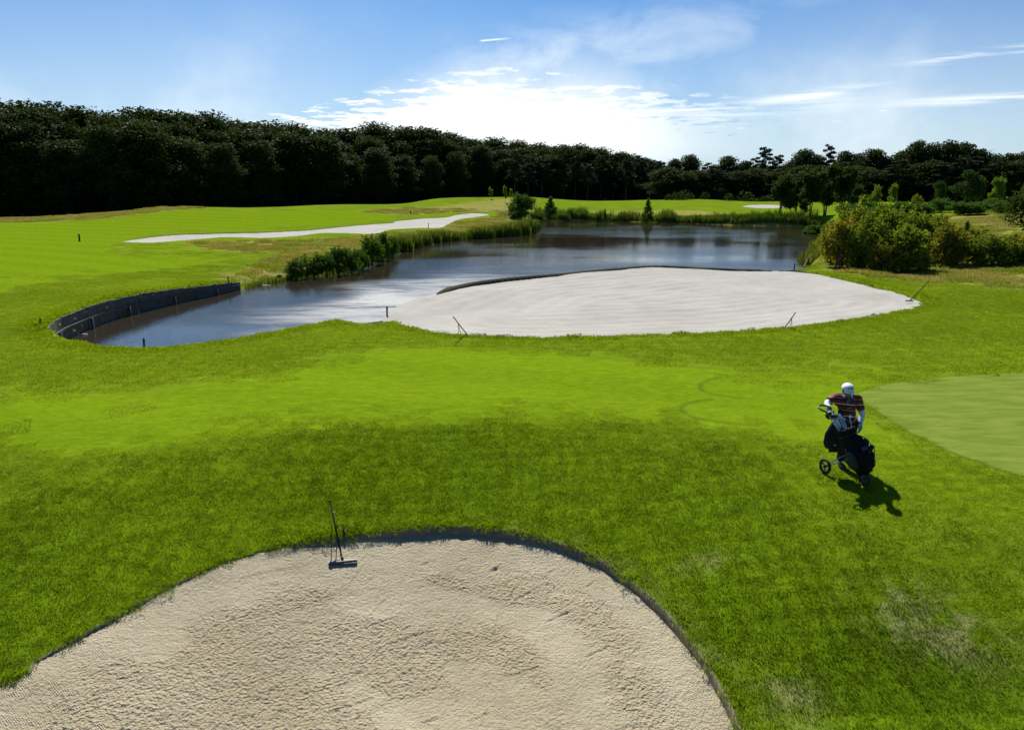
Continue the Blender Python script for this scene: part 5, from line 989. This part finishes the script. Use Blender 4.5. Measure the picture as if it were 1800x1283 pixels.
# ------------------------------------------------------------------ golf trolley, bag, clubs, hanging cover
M['alu'] = simple('brushed_metal', (0.42, 0.46, 0.50), 0.35, metal=0.7, nz=0.1)
M['tyre'] = simple('tyre', (0.012, 0.012, 0.012), 0.8)
M['rim'] = simple('wheel_rim', (0.10, 0.09, 0.085), 0.45, metal=0.3)
M['bagcloth'] = simple('bag_nylon', (0.0045, 0.0045, 0.006), 0.8, spec=0.2, nz=0.3, scale=30, bump=0.4)
M['teal'] = simple('teal_panel', (0.005, 0.022, 0.026), 0.7); M['blue'] = simple('blue_panel', (0.010, 0.016, 0.07), 0.6); M['red'] = simple('red_tag', (0.45, 0.02, 0.02), 0.5); M['steel'] = simple('chrome', (0.7, 0.7, 0.72), 0.2, metal=0.9, nz=0.05)
def trolley():
    a = R(17); f_ = Vector((sin(a), -cos(a), 0)); r_ = Vector((cos(a), sin(a), 0))
    L2 = march(1449, 832.5); L = Vector((L2[0], L2[1], 0)); C_ = L+r_*0.29; F = C_+f_*0.62; 
    def g_(p): return Vector((p.x, p.y, tz(p.x, p.y)))
    O = g_(C_); root = empty('golf_trolley', O); tag(root, 'three-wheeled black and silver golf trolley carrying a black bag', 'trolley')
    wl, wr, wf = g_(L)+Vector((0, 0, .14)), g_(C_+r_*0.29)+Vector((0, 0, .14)), g_(F)+Vector((0, 0, .12))
    for c, rr in ((wl, .14), (wr, .14), (wf, .12)):
        w_ = MB(); w_.torus(c-O, rr-.020, .020, r_, 28, 8, flat=1.15); wo_ = MB(); tube = w_.build('wheel', M['tyre'], root)
        q = r_.to_track_quat('Z', 'Y').to_matrix(); rim = MB(); rim.torus(c-O, rr-.045, .010, r_, 24, 6)
        for k in range(3):
            an = k*2*pi/3+.5; v_ = q @ Vector((cos(an), sin(an), 0)); rim.tube([c-O, c-O+v_*(rr-.045)], [.016, .010], 6)
        rim.build('rim', M['rim'], tube); MB().tube([c-O-r_*.035, c-O+r_*.035], .020, 10).build('hub', M['dark'], tube)
    top = atY(1467, 733, 12.02); mid = C_*1; mid = Vector((mid.x, mid.y, O.z+0.40))+f_*0.20; low = wf+Vector((0, 0, .06))-f_*.02
    MB().tube([low-O, mid-O-f_*.02, top-O], [.020, .022, .020], 8).build('main_frame', M['alu'], root)
    for c in (wl, wr): 
        MB().tube([c-O, c+Vector((0, 0, .02))*1+(mid-c)*0.55-O, mid-O], .011, 8).build('axle_strut', M['alu'], root); MB().tube([c-O+f_*.03, (mid-f_*.0-Vector((0, 0, .10)))-O], .009, 8).build('axle_strut', M['alu'], root)
    for s_ in (-1, 1): MB().tube([wf-O+r_*.045*s_, low-O+r_*.045*s_+Vector((0, 0, .05)), low-O+Vector((0, 0, .12))-f_*.05], .010, 8).build('front_fork', M['alu'], root)
    # upper silver frame: twin rails under the handle
    hp = atY(1459, 722, 12.06); lo = atY(1482, 762, 11.95)
    for s_ in (-1, 1): MB().tube([lo-O+r_*.04*s_, hp-O+r_*.05*s_+Vector((0, 0, -.03))], .017, 8).build('handle_rail', M['alu'], root)
    pan = MB(); ax = (hp-lo).normalized(); c = lo*.45+hp*.55; n_2 = ax.cross(r_).normalized(); rot = Matrix((r_, n_2, ax)).transposed(); pan.box(c-O, (.085, .022, (hp-lo).length*.62), rot); pan.build('score_console', M['alu'], root, smooth=False)
    # loop handle and console
    hc = atY(1452, 718.5, 12.06); lp = []
    for i in range(25):
        t = 2*pi*i/24; lp.append(hc+Vector((cos(t)*.125, sin(t)*.10+.0, sin(t)*.030-cos(t)*.02))-O)
    MB().tube(lp, .016, 8, cap=False).build('loop_handle', M['dark'], root)
    con = MB(); cc = atY(1463, 729, 12.0); con.ell(cc-O, (.11, .07, .045), Matrix.Rotation(.25, 3, 'Y'), 14, 8); con.build('handle_console', M['dark'], root)
    for du, dv in ((-3, -2), (4, 2)): MB().tube([atY(1458+du, 727+dv, 11.93)-O, atY(1462+du, 725.5+dv, 11.91)-O, atY(1467+du, 727.5+dv, 11.93)-O], .009, 6).build('console_trim', M['white'], root)
    # bag: one thing resting on the trolley
    bb = wf+Vector((0, 0, .13))-f_*.02; bt = atY(1486, 754, 11.93); O2 = Vector(bb); bag = empty('golf_bag', O2); tag(bag, 'bulky black golf bag with blue and teal panels strapped on the trolley', 'golf bag')
    ax = (bt-bb).normalized(); Lb = (bt-bb).length; sx = ax.cross(Vector((0, 1, 0))).normalized()*-1; sx = r_.copy(); sy = ax.cross(sx).normalized(); sx = sy.cross(ax).normalized(); Rm = Matrix((sx, sy, ax)).transposed()
    def loft(name, m_, prof, off=(0, 0), par=bag, n=18):
        mb = MB(); vs = []
        for (t, a_, b_, e) in prof:
            for k in range(n):
                q = 2*pi*k/n; cx_, cy_ = cos(q), sin(q); pw = 0.75; px = a_*math.copysign(abs(cx_)**pw, cx_); py = b_*math.copysign(abs(cy_)**pw, cy_); vs.append(Rm @ Vector((px+off[0], py+off[1]+e, t*Lb)))
        m2 = len(prof); fs = [(i*n+k, i*n+(k+1) % n, (i+1)*n+(k+1) % n, (i+1)*n+k) for i in range(m2-1) for k in range(n)]+[tuple(range(n-1, -1, -1)), tuple((m2-1)*n+k for k in range(n))]
        mb.add(vs, fs); return mb.build(name, m_, par)
    body = loft('bag_body', M['bagcloth'], [(-.06, .11, .10, 0), (0, .13, .12, 0), (.25, .135, .125, 0), (.6, .13, .12, 0), (.85, .135, .125, 0), (.96, .15, .14, 0), (1.0, .15, .14, 0), (1.0, .125, .115, 0)])
    fr = -1 if (Rm @ Vector((0, 1, 0))).y > 0 else 1
    loft('ball_pocket', M['bagcloth'], [(.02, .09, .04, 0), (.06, .12, .08, 0), (.25, .125, .09, 0), (.42, .11, .06, 0), (.46, .08, .02, 0)], (0.0, fr*.13))
    loft('side_pocket', M['teal'], [(.12, .02, .06, 0), (.16, .045, .09, 0), (.45, .045, .09, 0), (.52, .02, .06, 0)], (-.14, 0)); loft('side_pocket', M['bagcloth'], [(.05, .03, .07, 0), (.10, .075, .11, 0), (.50, .075, .11, 0), (.62, .03, .07, 0)], (.15, fr*.02))
    loft('upper_pocket', M['bagcloth'], [(.52, .07, .02, 0), (.56, .10, .05, 0), (.74, .10, .05, 0), (.80, .06, .02, 0)], (0.02, fr*.13)); loft('blue_panel', M['blue'], [(.44, .05, .012, 0), (.46, .065, .02, 0), (.52, .065, .02, 0), (.54, .05, .012, 0)], (.03, fr*.19))
    for t_ in (.30, .86): 
        lp = [Rm @ Vector((cos(q)*.155, sin(q)*.145, t_*Lb)) for q in [2*pi*i/20 for i in range(21)]]; MB().tube(lp, .009, 6, cap=False).build('strap', M['dark'], body)
    st = [Rm @ Vector(p) for p in ((.05, fr*.15, .82*Lb), (.16, fr*.20, .62*Lb), (.17, fr*.23, .38*Lb), (.06, fr*.23, .12*Lb))]; MB().tube(st, .016, 6, flat=.4).build('shoulder_strap', M['rim'], bag)
    # things hanging on the bag's right side
    for (u, v, r0, m_, lab, nm) in ((1531, 797, .075, 'cloth_black', 'black rain cover bundle hanging at the right side of the golf bag', 'rain_cover'), (1522, 776, .055, 'cloth_black', 'small black pouch clipped high on the right side of the golf bag', 'pouch')):
        p = atY(u-1, v, 11.72); o = empty(nm, p); tag(o, lab, 'pouch'); mb = MB(); gg = np.random.default_rng(int(u))
        for i in range(9): mb.ell((gg.normal()*r0*.38, gg.normal()*r0*.35, gg.normal()*r0*.75), (r0*gg.uniform(.4, .7), r0*.5, r0*gg.uniform(.5, .9)), Matrix.Rotation(gg.uniform(-1, 1), 3, 'Y'), 8, 6)
        mb.build('cover', M[m_], o); MB().tube([(0, 0, r0), (-.06, .05, r0*1.6)], .006, 6).build('clip', M['dark'], o)
        if nm == 'rain_cover': MB().box((-.05, -.07, .05), (.035, .01, .03)).build('red_tag', M['red'], o, smooth=False)
    # clubs
    CL = [(-.07, .02, .20, 'iron'), (-.02, -.05, .16, 'iron'), (.03, .05, .23, 'iron'), (.07, -.03, .15, 'iron'), (-.05, .07, .30, 'wood'), (.08, .06, .26, 'wood'), (.0, .0, .19, 'iron')]
    LBL = ['silver iron leaning at the left rim of the golf bag', 'short silver iron low at the front of the golf bag', 'tall silver iron in the middle of the golf bag', 'short silver iron at the right rim of the golf bag', 'club with black head cover at the back left of the golf bag', 'club with black head cover at the back right of the golf bag', 'silver iron in the centre of the golf bag']
    for i, (x, y, h, k) in enumerate(CL):
        p0 = bb+Rm @ Vector((x, y, Lb*0.75)); o = empty('golf_club', p0); tag(o, LBL[i], 'golf club', 'clubs in the golf bag'); lean = Vector((x*.9, y*.9, 0)); tip = Rm @ (Vector((0, 0, Lb*.25+h))+lean)
        MB().tube([(0, 0, 0), tip], .006, 6).build('shaft', M['steel'], o)
        if k == 'iron': hb = MB(); hb.box(tip+Rm @ Vector((.02, 0, .012)), (.075, .016, .042), Rm @ Matrix.Rotation(.5+i, 3, 'Z'), taper=.8); hb.build('club_head', M['steel'], o, smooth=False)
        else: MB().ell(tip, (.045, .055, .065), Rm, 12, 8).build('head_cover', M['cloth_black'], o)
    # black cover hanging from the handle, small white tick on it
    P = [atY(1470, 733, 12.10), atY(1477, 795, 12.18)]; o = empty('hanging_cover', P[0]); tag(o, 'black cloth cover with a small white tick hanging below the trolley handle', 'cloth cover'); outline = [(1466, 735), (1458, 748), (1450, 762), (1447, 778), (1450, 787), (1456, 789), (1457, 795), (1474, 795), (1479, 790), (1480, 770), (1474, 748)]
    n = len(outline); vs = []; 
    for s_, k in ((-1, .55), (-1, 1.0), (1, 1.0), (1, .55)):
        cu = sum(p[0] for p in outline)/n; cv = sum(p[1] for p in outline)/n
        for j, (u, v) in enumerate(outline): yy = 12.2+s_*(.075 if k < 1 else .03)+.012*sin(j*2.1); vs.append(atY(cu+(u-cu)*k, cv+(v-cv)*k, yy)-P[0])
    fs = [(i*n+j, (i+1)*n+j, (i+1)*n+(j+1) % n, i*n+(j+1) % n) for i in range(3) for j in range(n)]+[tuple(range(n)), tuple(3*n+j for j in range(n-1, -1, -1))]
    cb = MB().add(vs, fs).build('cloth', M['cloth_black'], o); tk = MB(); tk.tube([atY(1466.2, 780, 12.08)-P[0], atY(1466.6, 783.2, 12.08)-P[0], atY(1471.5, 781, 12.08)-P[0]], [.004, .008, .003], 6, flat=.5); tk.build('white_tick', M['white'], cb)
trolley()
print('trees', ntree, 'objects', len(bpy.data.objects))
